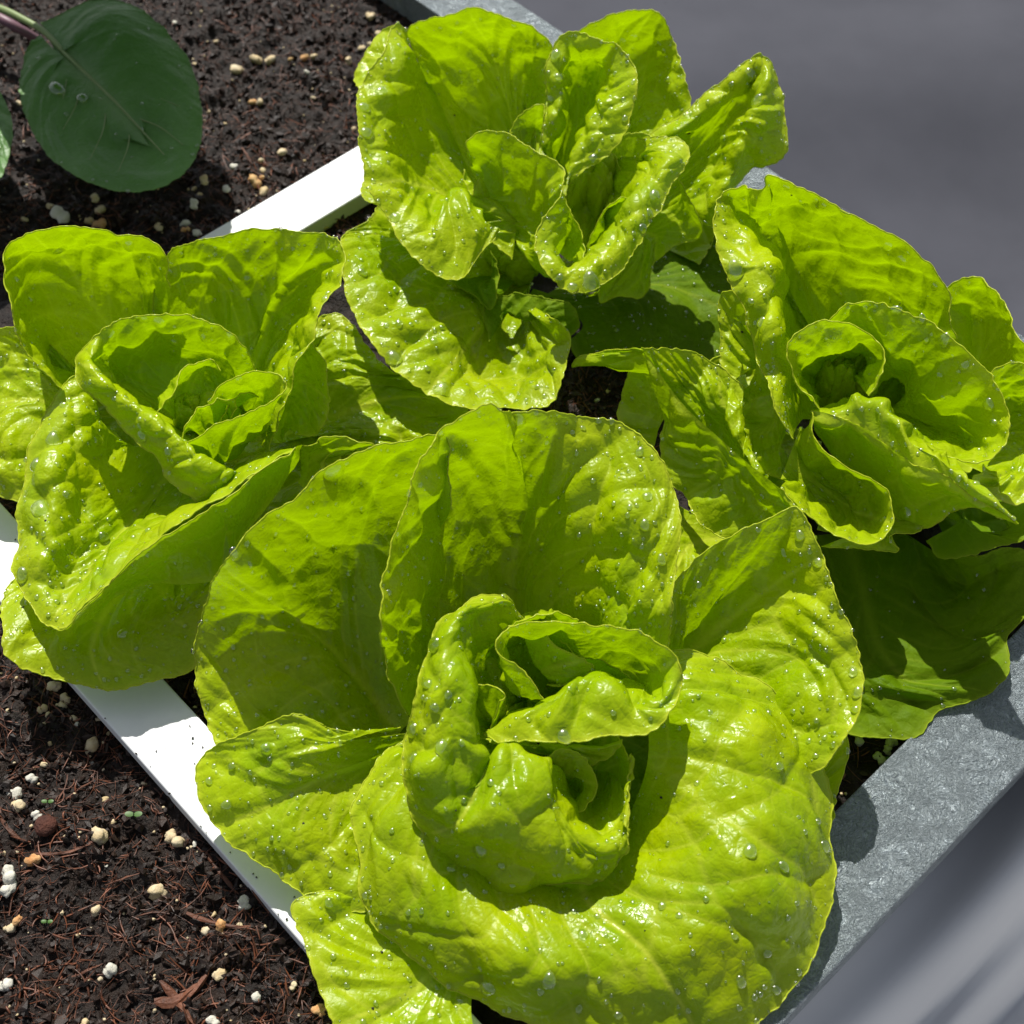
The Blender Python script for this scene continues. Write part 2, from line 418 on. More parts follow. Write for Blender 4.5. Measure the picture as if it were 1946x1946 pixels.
# fibres: thin curved three-sided rods
def rods(c, L, r, lift, name, mt):
    n = len(c); K = 6
    th = rng.uniform(0, 2 * np.pi, n); cv = rng.normal(size=n) * 1.1
    t = np.linspace(-.5, .5, K)
    ang = th[:, None] + cv[:, None] * t[None]
    step = np.stack([np.cos(ang), np.sin(ang)], -1) * (L / (K - 1))[:, None, None]
    xy = np.cumsum(step, 1) + c[:, None, :2]
    flat = np.concatenate([xy.reshape(-1, 2), np.zeros((n * K, 1))], 1)
    z = soil_h(flat).reshape(n, K)
    z = z * .55 + z.mean(1, keepdims=True) * .45 + lift[:, None] + rng.normal(size=(n, 1)) * .8 * L[:, None] * t[None] * .35
    P = np.concatenate([xy, z[..., None]], -1)
    tan = np.gradient(P, axis=1); tan /= np.linalg.norm(tan, axis=2, keepdims=True)
    a = np.cross(tan, np.array([0, 0, 1.0])); a /= np.linalg.norm(a, axis=2, keepdims=True); b_ = np.cross(a, tan)
    prof = np.interp(np.linspace(0, 1, K), [0, .15, .85, 1], [.4, 1, .9, .25])
    rings = []
    for k in range(4):
        an = 2 * np.pi * k / 4
        rings.append(P + (a * math.cos(an) + b_ * math.sin(an) * .6) * (r[:, None, None] * prof[None, :, None]))
    V = np.stack(rings, 2)             # n,K,4,3
    base = (np.arange(n) * K * 4)[:, None, None]
    kk = np.arange(K - 1)[:, None] * 4; jj = np.arange(4)[None]
    q4 = np.stack([kk + jj, kk + (jj + 1) % 4, kk + 4 + (jj + 1) % 4, kk + 4 + jj], -1).reshape(1, -1, 4)
    F = (base + q4).reshape(-1, 4)
    return link(name, V.reshape(-1, 3), F, mt)
c = rand_soil_px(8000); n = len(c)
o = rods(c, .004 + .018 * rng.random(n) ** 2, .00010 + .00045 * rng.random(n) ** 3, rng.uniform(.0003, .002, n), 'peat_fibres', M_fibre)
tag(o, 'fine brown peat fibres matted through the damp soil', 'peat fibres', kind='stuff')

# bark slivers, individual
def sliver(px, py, L, w, ang, name='bark_sliver'):
    c0 = pt(px, py, 0); K = 9; t = np.linspace(-.5, .5, K)
    cv = rng.normal() * .7
    a = ang + cv * t
    xy = np.cumsum(np.stack([np.cos(a), np.sin(a)], 1) * L / (K - 1), 0); xy -= xy.mean(0); xy += c0[:2]
    z = soil_h(np.concatenate([xy, np.zeros((K, 1))], 1)); z = z * .4 + z.max() * .6 + w * .4
    P = np.concatenate([xy, z[:, None]], 1); tan = np.gradient(P, axis=0); tan /= np.linalg.norm(tan, axis=1)[:, None]
    sd = np.cross(tan, [0, 0, 1.]); sd /= np.linalg.norm(sd, axis=1)[:, None]; up = np.cross(sd, tan)
    prof = np.interp(np.linspace(0, 1, K), [0, .12, .8, 1], [.55, 1, .85, .2]) * (1 + .15 * rng.normal(size=K))
    V = np.stack([P + (sd * math.cos(q_) + up * math.sin(q_) * .45) * (w * prof)[:, None] * (1 + .12 * rng.normal(size=(K, 1))) for q_ in np.linspace(0, 2 * np.pi, 7)[:-1]], 1)
    jj = np.arange(6)[None]; kk = np.arange(K - 1)[:, None] * 6
    F = np.stack([kk + jj, kk + (jj + 1) % 6, kk + 6 + (jj + 1) % 6, kk + 6 + jj], -1).reshape(-1, 4)
    return link(name, V.reshape(-1, 3) + rng.normal(size=(K * 6, 3)) * w * .12, F, M_bark, smooth=False)
BARK = [  # x, y, length cm, half width mm, angle deg (plan), label
 (349, 1875, 3.0, 2.0, 28, 'largest dark bark piece lying flat near the bottom of the soil'),
 (335, 1900, 2.6, 1.5, -48, 'bark strip crossing below the largest bark piece'),
 (133, 1614, 3.4, .8, 12, 'curved red brown root strip below the pale knobbly grain'),
 (70, 1446, 3.2, .5, 40, 'thin curved reddish twig in the soil left of the white board'),
 (42, 1696, 2.0, .35, 88, 'straight straw coloured stick beside two pale grains at the left edge'),
 (421, 1660, 2.6, .8, -50, 'reddish sliver lying along the lower edge of the white board'),
 (422, 1755, 3.4, .8, -14, 'long brown sliver pointing at the white board above a pale grain'),
 (163, 1840, 1.4, .6, 22, 'short brown chip under the broken pale grain'),
 (150, 1498, 1.7, .4, 45, 'thin curled fibre standing in the shaded soil beside the board'),
 (118, 1505, 1.8, .5, 75, 'upright reddish fibre left of the shaded hollow'),
 (20, 1572, 2.4, .9, -52, 'orange brown sliver at the left edge above the clay lump'),
 (465, 255, 1.8, .9, 40, 'reddish wood sliver in the soil right of the dark leaf'),
 (470, 300, 1.7, .7, -62, 'dark red chip above the white board behind'),
 (60, 365, 4.2, .35, 30, 'long thin root running under the dark brassica leaf'),
 (145, 350, 1.3, .6, -70, 'short pink brown chip just below the dark brassica leaf'),
 (612, 190, 2.6, .35, -6, 'long tan straw right of the pair of grains'),
 (595, 235, 2.4, .4, 3, 'tan straw above the far white board'),
 (530, 360, 1.3, .7, -75, 'small red chip close to the far white board'),
 (240, 1665, 2.0, .45, 20, 'slim brown fibre in the middle of the front soil'),
 (255, 1790, 2.0, .4, 55, 'dark slanting twig left of the small pale pair'),
]
for x, y, L, w, a, lab in BARK:
    o = sliver(x, y, L * .01, w * .001, math.radians(a)); tag(o, lab, 'bark sliver', 'bark slivers on the soil')

def lump(name, c, r, mt, sq=(1, .85, .75), rough=.22, sub=I3, lobes=True):
    v, f_ = sub; v = v.copy(); off = rng.uniform(0, 50, 3)
    d = 1 + rough * fbm(v * 1.3 + off, 3) * 1.7 + .06 * noise(v * 5 + off)
    v = v * d[:, None] * np.array(sq)
    if lobes:
        ax = rng.normal(size=3); ax[2] *= .3; ax /= np.linalg.norm(ax); tt = v @ ax
        v = v - ax[None] * 0 ; pinch = 1 - .35 * np.exp(-((tt - rng.uniform(-.2, .2)) / .22) ** 2)
        v = ax[None] * tt[:, None] * 1.15 + (v - ax[None] * tt[:, None]) * pinch[:, None]
    R = rotm(1)[0] if name != 'clay_lump' else np.eye(3)
    v = v @ R.T * r
    v[:, 2] *= .8
    return link(name, v + c, f_, mt)

G = []   # perlite: x, y, r in photo px, tone
for (x, y, r) in [(1340,298,32),(1415,310,30),(1240,360,35),(1320,505,20),(1360,520,22),(1020,320,14),(1085,545,12),(1335,945,35),(1380,990,30),(1370,915,16),(1190,1000,26),(1075,968,28),(1020,1080,28),(1045,1035,20),(1020,990,18),(1375,880,18),(1370,838,18),(1230,880,20),(970,1165,28),(830,1175,25),(975,1215,20),(1040,1240,25),(885,1310,18),(262,1070,24),(490,1015,24),(515,1065,32),(455,1120,26),(125,1140,18),(100,540,16),(1480,798,26),(1700,1195,30),(1825,290,25),(1645,293,20),(1595,290,22),(1525,313,14),(1610,390,14),(1640,485,14),(1850,618,14),(1895,230,20),(1935,60,22),(1245,1100,18),(1055,55,10),(915,110,14),(1130,200,12),(1180,640,10)]:
    G.append((x * .3623, y * .3623, r * .3623, 'far', 0))
G.append((114, 406, 16, 'far', 2)); G.append((185, 415, 12, 'far', 1))
for (x, y, r) in [(435,220,55),(480,365,42),(520,305,45),(340,410,42),(382,455,24),(355,535,18),(395,680,22),(595,485,30),(620,535,22),(725,685,72),(785,470,28),(865,560,25),(720,805,20),(355,865,28),(255,975,44),(100,1095,60),(150,1210,55),(305,1300,40),(925,1345,28),(815,1470,78),(1385,1440,60),(1455,1508,62),(1585,1515,24),(1555,1535,14),(85,1785,66),(75,1885,68),(1270,1880,74),(1165,1000,26),(1330,1178,12),(860,1680,18),(30,1590,20),(850,1140,30),(1575,185,30),(1565,340,20)]:
    G.append((x * .2329, 1250 + y * .2329, r * .2329, 'near', 0))
for (x, y, r) in [(30,1195,26),(385,1130,22),(450,1130,8),(1000,1120,28),(980,1200,14),(840,1215,22),(870,1150,13),(445,1380,28),(405,1410,12),(890,1385,26),(1045,1480,26),(1195,1445,18),(12,1430,28),(340,1595,20),(870,1590,28),(305,1225,10),(250,1145,9),(1085,1210,8),(100,1520,8),(620,1530,9),(30,1525,9)]:
    G.append((x * .4658, 1200 + y * .4658, r * .4658, 'near', 0))
for (x, y, r) in [(585,440,48),(640,405,34),(860,440,52),(830,500,42),(960,480,46),(770,570,52)]:
    G.append((1500 + x * .2308, 1300 + y * .2308, r * .2308, 'rim', 2))
G += [(705, 22, 9, 'far', 0), (720, 58, 8, 'far', 0), (704, 78, 7, 'far', 0), (618, 428, 13, 'far', 0), (1135, 760, 6, 'hole', 0), (1155, 745, 5, 'hole', 0)]
G += [(63, 1635, 12, 'near', 1), (420, 1762, 12, 'near', 1), (30, 1745, 10, 'near', 1), (608, 1920, 13, 'near', 1)]
where = {'far': 'beyond the white frame at the back', 'near': 'in front of the near white board', 'rim': 'between dark leaf and grey rim', 'hole': 'in the dark gap between the lettuces'}
tone = {0: 'cream', 1: 'orange stained', 2: 'greyish white'}
for (x, y, r, w, tn) in G:
    c0 = pt(x, y, .0); dist = np.linalg.norm(c0 - CAM); rr = r * dist / FPX
    if tn == 0: tn = int(rng.choice([0, 0, 0, 0, 2, 2, 0, 1] if w != 'near' else [0, 0, 0, 0, 2]))
    o = lump('perlite_grain', c0 + np.array([0, 0, soil_at(c0) + rr * .55]), rr * 1.05, (M_perlite, M_perlite_o, M_perlite_w)[tn], sub=I3 if r > 8 else I2)
    size = 'large' if r > 15 else 'middling' if r > 9 else 'small' if r > 6 else 'tiny'
    if w == 'far': wh = 'under the dark brassica leaf' if y > 370 and x < 250 else 'below the dark brassica leaf' if y > 370 and x < 360 else 'close to the far white board' if y > 280 else 'at the top edge beside the far lettuce' if x > 600 else 'right of the dark brassica leaf'
    elif w == 'near': wh = 'just below the left lettuce' if y < 1400 else 'at the left edge of the soil' if x < 60 else 'at the bottom edge of the soil' if y > 1850 else 'close to the near white board' if x > (y - 1298) / 1.13 + 50 else 'in the middle of the near soil' if y < 1640 else 'in the lower part of the near soil'
    else: wh = where[w]
    tag(o, f'{size} {tone[tn]} perlite grain {wh}', 'perlite grain', f'{size} {tone[tn]} perlite grains {wh}')
c0 = pt(90, 1575, 0); o = lump('clay_lump', c0 + np.array([0, 0, soil_at(c0) + .003]), .0052, M_clay, (1, 1, .8), .06, I3, False)
tag(o, 'round dark red brown clay lump half sunk in the front soil', 'clay lump')

# soil specks along the board edges
vv, ff = I1; pts_ = []
for (a_, b_, c_, d_, n_) in ((ua, ub, uc, ud, 60), (la, lb, lc, ld, 150)):
    a_, b_, c_, d_ = [np.array(k_) for k_ in (a_, b_, c_, d_)]
    w_ = c_ - a_; dv = (b_ - a_) / np.linalg.norm(b_ - a_); w_ = w_ - dv * (w_ @ dv)
    for k in range(n_):
        f_ = rng.random(); f_ = .02 + .93 * (f_ ** 3 if rng.random() < .6 else 1 - f_ ** 3)
        pts_.append(a_ + dv * rng.uniform(-.25, .35) + w_ * f_ + [0, 0, .0002])
pts_ = np.array(pts_); r_ = rng.uniform(.00012, .0005, len(pts_)) ** 1.0
V = vv[None] * (1 + .35 * rng.normal(size=(len(pts_), len(vv), 1))) * r_[:, None, None] + pts_[:, None]
o = link('soil_specks', V.reshape(-1, 3), (ff[None] + (np.arange(len(pts_)) * len(vv))[:, None, None]).reshape(-1, 3), M_crumb, smooth=False)
tag(o, 'fine dark soil specks scattered over the white boards', 'soil specks', kind='stuff')
# scattered fine perlite dust
c = rand_soil_px(520); n = len(c); r = rng.uniform(.0003, .0010, n); vv, ff = I1
V = vv[None] * (1 + .2 * rng.normal(size=(n, len(vv), 1))) * r[:, None, None]; c[:, 2] = soil_h(c * [1, 1, 0]) + r
o = link('perlite_dust', (V + c[:, None]).reshape(-1, 3), (ff[None] + (np.arange(n) * len(vv))[:, None, None]).reshape(-1, 3), M_perlite)
tag(o, 'fine pale perlite specks strewn over the soil', 'perlite dust', kind='stuff')

# ------------------------------------------------------------------ leaves
ALL = []    # (plant key, P, Nrm) for droplets
STEP = .00060
def leaf(root, key, V, rows, amp=1.0, cw=.022, mt=None, seed=None, rib=True, ruffle=1.0, flip=None, droplets=1.0, crease=1.0, name='leaf', label=None, aspect=1.7, step=STEP, veins=1.0, fan=False):
    rg = np.random.default_rng(seed if seed is not None else len(ALL) * 13 + 5)
    K = max(len(r_) for r_ in rows)
    R3 = []
    for r_ in rows:
        kz = {'C': .30, 'D': .12, 'B': .10, 'A': .10}.get(key, 0)
        p = np.array([vp(V, (q_[0], q_[1], q_[2] + kz * max(q_[2] - 3.6, 0))) for q_ in r_])
        if len(p) != K: p = arc_resample(p, K)
        R3.append(p)
    R3 = np.array(R3)                                  # rows, K, 3
    rimlen = np.linalg.norm(np.diff(R3[-1], axis=0), axis=1).sum()
    gaps = [np.linalg.norm(R3[j + 1] - R3[j], axis=1).mean() for j in range(len(R3) - 1)]
    L = sum(gaps)
    nu = int(np.clip(rimlen / step, 24, 560)); nv = int(np.clip(L / step, 16, 340))
    # along u: knots by blended chord of rim row and index
    ch = np.linalg.norm(np.diff(R3[-1], axis=0), axis=1); ch = ch / ch.mean() * .7 + .3
    tu = np.concatenate([[0], np.cumsum(ch)]); tu /= tu[-1]
    Q = crom(np.swapaxes(R3, 0, 1).copy(), tu, np.linspace(0, 1, nu))    # nu, rows, 3
    tv = np.concatenate([[0], np.cumsum(gaps)]); tv /= tv[-1]
    P = crom(np.swapaxes(Q, 0, 1).copy(), tv, np.linspace(0, 1, nv))     # nv, nu, 3
    for _ in range(2):                                  # soften control kinks
        P[1:-1, 1:-1] = .5 * P[1:-1, 1:-1] + .125 * (P[:-2, 1:-1] + P[2:, 1:-1] + P[1:-1, :-2] + P[1:-1, 2:])
    Nm = grid_normals(P)
    cd = CAM[None, None] - P; cd /= np.linalg.norm(cd, axis=2, keepdims=True)
    fl = ((Nm * cd).sum(2).mean() < 0) if flip is None else flip
    if fl: Nm = -Nm
    u = np.linspace(0, 1, nu)[None].repeat(nv, 0); v = np.linspace(0, 1, nv)[:, None].repeat(nu, 1)
    # physical-ish fan coordinates
    Wd = rimlen * (.30 + .70 * v)
    rowlen = np.linalg.norm(np.diff(P, axis=1), axis=2).sum(1)
    wr = np.clip(rowlen / max(rowlen[-1], 1e-6), .12, 1.6)[:, None]
    ax_ = np.concatenate([np.zeros((nv, 1)), np.cumsum(np.linalg.norm(np.diff(P, axis=1), axis=2), axis=1)], 1)
    ay_ = np.concatenate([np.zeros((1, nu)), np.cumsum(np.linalg.norm(np.diff(P, axis=0), axis=2), axis=0)], 0)
    kk_ = max(nu // 14, 3); pad = np.pad(ay_, ((0, 0), (kk_, kk_)), mode='edge'); cs_ = np.cumsum(np.pad(pad, ((0, 0), (1, 0))), axis=1)
    ay_ = (cs_[:, 2 * kk_ + 1:] - cs_[:, :-2 * kk_ - 1]) / (2 * kk_ + 1)
    qx = (ax_ - ax_[:, nu // 2:nu // 2 + 1]) * wr ** -.25; qy = ay_
    toRim = ay_[-1:] - ay_; Lq = float(ay_.max()); Xq = float(np.abs(qx).max()) * 2
    w3 = np.stack([qx * 22, qy * 22, np.full_like(qx, rg.uniform(0, 90))], -1).reshape(-1, 3)
    wx = noise(w3).reshape(nv, nu) * .014; wy = noise(w3 + 31.7).reshape(nv, nu) * .014
    gx, gy = qx + wx, qy + wy
    # level 1 cells: jittered, elongated away from the base
    cw = cw * 1.22; cu = cw; cvv = cw * aspect; pts = []
    nyc = int(math.ceil(Lq / cvv)) + 2; nxc = int(math.ceil(Xq / cu)) + 2
    for j in range(-1, nyc):
        for i in range(-nxc // 2 - 1, nxc // 2 + 2):
            pts.append(((i + .5 * (j & 1) + rg.uniform(-.38, .38)) * cu, (j + rg.uniform(-.38, .38)) * cvv))
    pts = np.array(pts); qq = np.stack([gx.ravel(), gy.ravel() ], 1)
    sc = np.array([1 / cu, 1 / cvv])
    d1, id1 = vor(qq * sc, pts * sc)
    c2 = cu * .30; pts2 = []
    gyv = np.arange(-c2, Lq + c2, c2); gxv = np.arange(-Xq / 2 - c2, Xq / 2 + c2, c2)
    nx2, ny2 = len(gxv), len(gyv)
    pts2 = np.stack([gxv[None] + rg.uniform(-.42, .42, (ny2, nx2)) * c2, gyv[:, None] + rg.uniform(-.42, .42, (ny2, nx2)) * c2], -1).reshape(-1, 2)
    jg = pts2.reshape(ny2, nx2, 2)
    ci_ = np.clip(np.round((qq[:, 1] + c2) / c2).astype(int), 0, ny2 - 1); cj_ = np.clip(np.round((qq[:, 0] + Xq / 2 + c2) / c2).astype(int), 0, nx2 - 1)
    f1 = np.full(len(qq), 9.); f2 = f1.copy()
    for a_ in (-1, 0, 1):
        for b_ in (-1, 0, 1):
            pp = jg[np.clip(ci_ + a_, 0, ny2 - 1), np.clip(cj_ + b_, 0, nx2 - 1)]
            dd = np.hypot(*(qq - pp).T) / c2; dd = np.where((ci_ + a_ < 0) | (ci_ + a_ >= ny2) | (cj_ + b_ < 0) | (cj_ + b_ >= nx2), 9, dd)
            n1 = dd < f1; f2 = np.where(n1, f1, np.minimum(f2, dd)); f1 = np.where(n1, dd, f1)
    d2 = (f2 - f1) * .5
    d1, d2 = d1.reshape(nv, nu), d2.reshape(nv, nu)
    cellh = rg.uniform(.15, 1.35, len(pts))[id1].reshape(nv, nu)
    dome1 = (1 - np.exp(-(d1 / .17) ** 1.25)); dome2 = 1 - np.exp(-(d2 / .2) ** 1.3)
    # curved side veins leaving the midrib
    lat = np.full((nv, nu), 9.0); wloc = rimlen * wr
    for k_, (v0, s_) in enumerate([(.04, .62), (.16, .50), (.30, .40), (.46, .32), (.62, .26)]):
        for sg in (-1, 1):
            vv0 = v0 + rg.uniform(-.04, .05); ss = s_ * rg.uniform(.85, 1.15)
            uc = .5 + sg * ss * np.clip(v - vv0, 0, 1) ** .85 + (wx / .014) * .03
            dl = np.where(v > vv0, np.abs(u - uc) * wloc, 9.0) * .8
            lat = np.minimum(lat, dl + .0012 * sstep(.55, 1, v))
    if fan:                                            # very wide leaf: side veins run nearly straight out to the rim
        lat = np.full((nv, nu), 9.0)
        for k_ in range(-5, 6):
            if k_ == 0: continue
            uc = .5 + k_ * .092 + rg.uniform(-.015, .015) + (wx / .014) * .035 + .03 * np.sign(k_) * v ** 2
            lat = np.minimum(lat, np.abs(u - uc) * wloc + .0012 * sstep(.6, 1, v) + (.0 if k_ % 2 else .012 * (1 - sstep(.25, .4, v))))
    stretch = np.clip(wr * 1.15, .25, 1)
    fade = sstep(0, .12, v) * (.3 + .7 * sstep(0, .016, toRim)) * sstep(0, .04, u) * sstep(0, .04, 1 - u)
    lowf = fbm(np.stack([qx * 26, qy * 26, np.full_like(qx, rg.uniform(0, 90))], -1).reshape(-1, 3), 3).reshape(nv, nu)
    mid = fbm(np.stack([qx * 110, qy * 110, np.full_like(qx, rg.uniform(0, 90))], -1).reshape(-1, 3), 2).reshape(nv, nu)
    h = amp * crease * fade * stretch * (.0044 * dome1 * cellh + .0004 * dome2 - .0022 * np.exp(-(lat / .0042) ** 2) * (1 if rib else 0)) + amp * .0056 * lowf * fade * stretch + amp * .0005 * mid * fade
    mr = np.abs(u - .5 + (wx / .014) * .02) * rimlen * wr
    ribw = .0030 * (1 - .8 * v)
    if rib: h = h - .0025 * amp * np.exp(-(mr / (.004 + .004 * (1 - v))) ** 2) * sstep(0, .1, v) * (1 - .5 * v)
    # rim ruffle and crenation
    e = np.exp(-(toRim / .009))
    rn = noise(np.stack([qx * 75, np.full_like(qx, .5), np.full_like(qx, rg.uniform(0, 90))], -1).reshape(-1, 3)).reshape(nv, nu)
    rn2 = noise(np.stack([qx * 260, np.full_like(qx, .5), np.full_like(qx, rg.uniform(0, 90))], -1).reshape(-1, 3)).reshape(nv, nu)
    h = h + ruffle * e * (.0032 * rn + .0009 * rn2)
    P = P + Nm * h[..., None]
    out = np.gradient(P, axis=0); out /= np.maximum(np.linalg.norm(out, axis=2, keepdims=True), 1e-9)
    e2 = np.exp(-(toRim / .003))
    cren = noise(np.stack([qx * 330, np.full_like(qx, 1.5), np.full_like(qx, rg.uniform(0, 90))], -1).reshape(-1, 3)).reshape(nv, nu)
    P = P + out * (e2 * (.0014 * cren + .0016 * rn))[..., None]
    N2 = grid_normals(P)
    if fl: N2 = -N2
    # main sheet faces + thick rim bead
    verts = P.reshape(-1, 3); faces = [grid_faces(nv, nu)]
    if fl: faces[0] = faces[0][:, ::-1]
    vein = (np.exp(-(d1 / .020) ** 2) * .42 * (.3 + .7 * (noise(w3 * .35 + 7).reshape(nv, nu) > -.15)) + .20 * np.exp(-(d2 / .045) ** 2)) * veins
    if rib: vein = np.maximum(vein, np.maximum(np.exp(-(mr / ribw) ** 2), .6 * np.exp(-(lat / .0007) ** 2) * sstep(.12, .3, v)))
    vein = np.clip(vein, 0, 1) * (1 - sstep(.93, 1, v))
    rimf = np.exp(-(toRim / .0011)) * .8 + .25 * np.exp(-(toRim / .010))
    basef = (1 - sstep(0, .16, v)) * .45
    E = P[-1]; tg = np.gradient(E, axis=0); tg /= np.linalg.norm(tg, axis=1)[:, None]
    nE = N2[-1]; oE = np.cross(tg, nE); rad = .00034
    ring = np.stack([E + rad * (oE * math.cos(a_) + nE * math.sin(a_)) for a_ in np.linspace(0, 2 * np.pi, 7)[:-1]], 1)
    b0 = len(verts); verts = np.concatenate([verts, ring.reshape(-1, 3)])
    kk = np.arange(nu - 1)[:, None] * 6 + b0; jj = np.arange(6)[None]
    faces.append(np.stack([kk + jj, kk + (jj + 1) % 6, kk + 6 + (jj + 1) % 6, kk + 6 + jj], -1).reshape(-1, 4))
    o = link(name, verts, faces, mt or M_leaf, root)
    z6 = np.ones(nu * 6)
    attr(o, 'vein', np.concatenate([vein.ravel(), z6 * 0])); attr(o, 'rim', np.concatenate([rimf.ravel(), z6])); attr(o, 'base', np.concatenate([basef.ravel(), z6 * 0]))
    if label: o['label'] = label
    ALL.append((key, P, N2, droplets, v, seed))
    return o

def spiral_heart(root, key, V, cx, cy, z, rad, n, seed, a0=0):
    """small crumpled cupped leaves packed in the middle of a head"""
    rg = np.random.default_rng(seed); s = VIEWS[V][0]
    c = vp(V, (cx, cy, z))
    for k in range(n):
        a = a0 + k * 2.4; f_ = rad * (.35 + .65 * k / max(n - 1, 1)); zz = z + 1.4 - 1.1 * k / max(n, 1)
        ra = []
        for row, (rr, dz) in enumerate([(.25, -2.6), (.95, -1.3), (1.05, -.2), (.8 + .2 * rg.random(), .5)]):
            r_ = []
            for j in range(7):
                b = a + (j - 3) * .36
                px = cx + math.cos(b) * f_ * rr * (1 + .1 * rg.normal()); py = cy - math.sin(b) * f_ * rr * .85 * (1 + .1 * rg.normal())
                r_.append((px, py, zz + dz * f_ / rad * 1.3 - .25 * abs(j - 3) * .5))
            ra.append(r_)
        leaf(root, key, V, ra, amp=.55, cw=.011, droplets=.2, seed=seed * 31 + k, ruffle=1.2)

# ---- B: front lettuce
B = empty('butterhead_lettuce', 'largest lettuce, front and centre, broad glossy leaves reaching over the grey rim', 'lettuce', 'butterhead lettuces in the planter')
leaf(B, 'B', 4, [[(760,1290,2.5),(800,1230,2.5),(850,1180,3.0)],[(640,1390,3.1),(520,1320,3.7),(420,1150,4.3),(430,930,4.9),(560,680,6.0),(720,500,7.6),(860,420,8.3),(900,600,7.3)],[(600,1440,3.06),(250,1420,3.26),(110,1260,3.86),(55,1100,4.46),(45,950,5.26),(75,780,7.3),(160,590,11.0),(260,470,11.6),(400,375,12.1),(540,255,12.7),(700,190,13.0),(850,158,13.0),(960,150,12.8),(980,420,10.3)]], seed=11, cw=.028)
leaf(B, 'B', 4, [[(830,1240,3.4),(860,1290,3),(880,1350,3)],
 [(620,1262,5.2),(470,1290,5.6),(380,1350,5.2),(340,1450,4.6),(420,1600,4.0),(560,1680,3.6),(700,1600,3.2)],
 [(800,1215,4.2),(600,1245,5.0),(400,1178,6),(250,1235,5.4),(50,1345,4.2),(95,1560,3.3),(280,1720,2.8),(400,1810,2.6),(500,1870,2.5),(690,1888,2.5),(740,1750,2.4),(800,1550,2.6)]], seed=12, cw=.026)
leaf(B, 'B', 4, [[(1290,1270,2.5),(1340,1270,2.3),(1400,1260,2.5)],[(950,1150,3.84),(930,1000,4.24),(960,850,5.0),(1020,740,5.4),(1100,660,5.6),(1180,680,5.02),(1240,700,4.52),(1262,680,5.02),(1310,660,6.02),(1390,690,6.41),(1440,760,6.01),(1500,850,5.41),(1540,950,4.58)],[(860,1130,5.32),(850,950,6.02),(860,750,8.0),(905,560,8.8),(970,400,9.5),(1060,300,9.8),(1150,300,9.4),(1245,340,8.16),(1290,320,9.46),(1400,300,9.63),(1540,360,10.03),(1640,480,9.83),(1650,650,8.83),(1620,850,7.63),(1560,960,6.25)],[(830,1190,6.16),(770,1080,7.16),(722,930,8.56),(712,840,10.8),(728,700,11.4),(762,560,11.9),(792,440,12.4),(850,260,13.4),(950,130,13.9),(1060,50,14.4),(1125,30,14.4),(1165,60,13.9),(1200,62,12.63),(1300,55,12.63),(1450,82,11.52),(1600,112,11.21),(1712,195,11.02),(1785,310,10.62),(1825,480,10.12),(1812,620,9.62),(1790,800,9.02),(1768,940,7.41),(1700,1020,6.41)]], seed=13, cw=.030, amp=1.15)
leaf(B, 'B', 0, [[(1200,1320,3),(1230,1350,3)],[(1270,1270,4.1),(1320,1180,5.1),(1380,1120,5.9),(1440,1100,6.7),(1480,1140,6.8),(1510,1210,6.5),(1530,1290,6.0),(1510,1360,5.5),(1460,1420,4.7)],[(1230,1260,5.2),(1285,1100,7.2),(1385,1020,8.7),(1450,990,9.3),(1515,965,9.8),(1550,1020,9.4),(1567,1067,8.9),(1595,1140,8.3),(1618,1195,7.8),(1640,1290,7.2),(1630,1360,6.7),(1610,1395,6.4),(1560,1460,5.2),(1500,1480,4.2)]], seed=14, cw=.027)
leaf(B, 'B', 0, [[(1400,1460,2.5),(1420,1500,2.5)],[(1520,1440,3),(1540,1480,3),(1520,1540,2.8)],[(1560,1440,3.8),(1606,1395,4),(1613,1425,3.8),(1595,1490,3.3),(1580,1560,3),(1570,1600,2.6)]], seed=15, droplets=.2)
leaf(B, 'B', 0, [[(1050,1590,2.5),(1100,1620,2.2),(1180,1590,2.4)],[(900,1480,4.6),(900,1570,4.6),(950,1660,4.2),(1060,1720,4.2),(1180,1700,4.0),(1270,1620,5.0),(1280,1520,5.6),(1230,1450,5.6)],[(800,1440,5.5),(790,1560,5.4),(810,1670,5.1),(900,1770,4.7),(1040,1840,4.5),(1180,1840,4.1),(1320,1790,4.9),(1420,1690,5.9),(1440,1560,6.5),(1400,1440,6.7),(1320,1360,6.7),(1230,1340,6.3)],[(800,1395,4.6),(743,1418,4.8),(700,1480,4.6),(671,1547,4.3),(681,1630,4.0),(700,1735,3.2),(760,1800,2.7),(860,1882,2.4),(985,1932,2.2),(1150,1985,2.0),(1300,1990,2),(1440,1940,2.3),(1540,1832,2.9),(1575,1720,3.4),(1582,1600,3.8),(1567,1480,4.3),(1530,1380,4.9),(1460,1310,5.5),(1370,1262,6),(1285,1240,6.4),(1230,1290,5.4)]], seed=16, cw=.034, amp=1.05, crease=.72, fan=True, aspect=2.3)
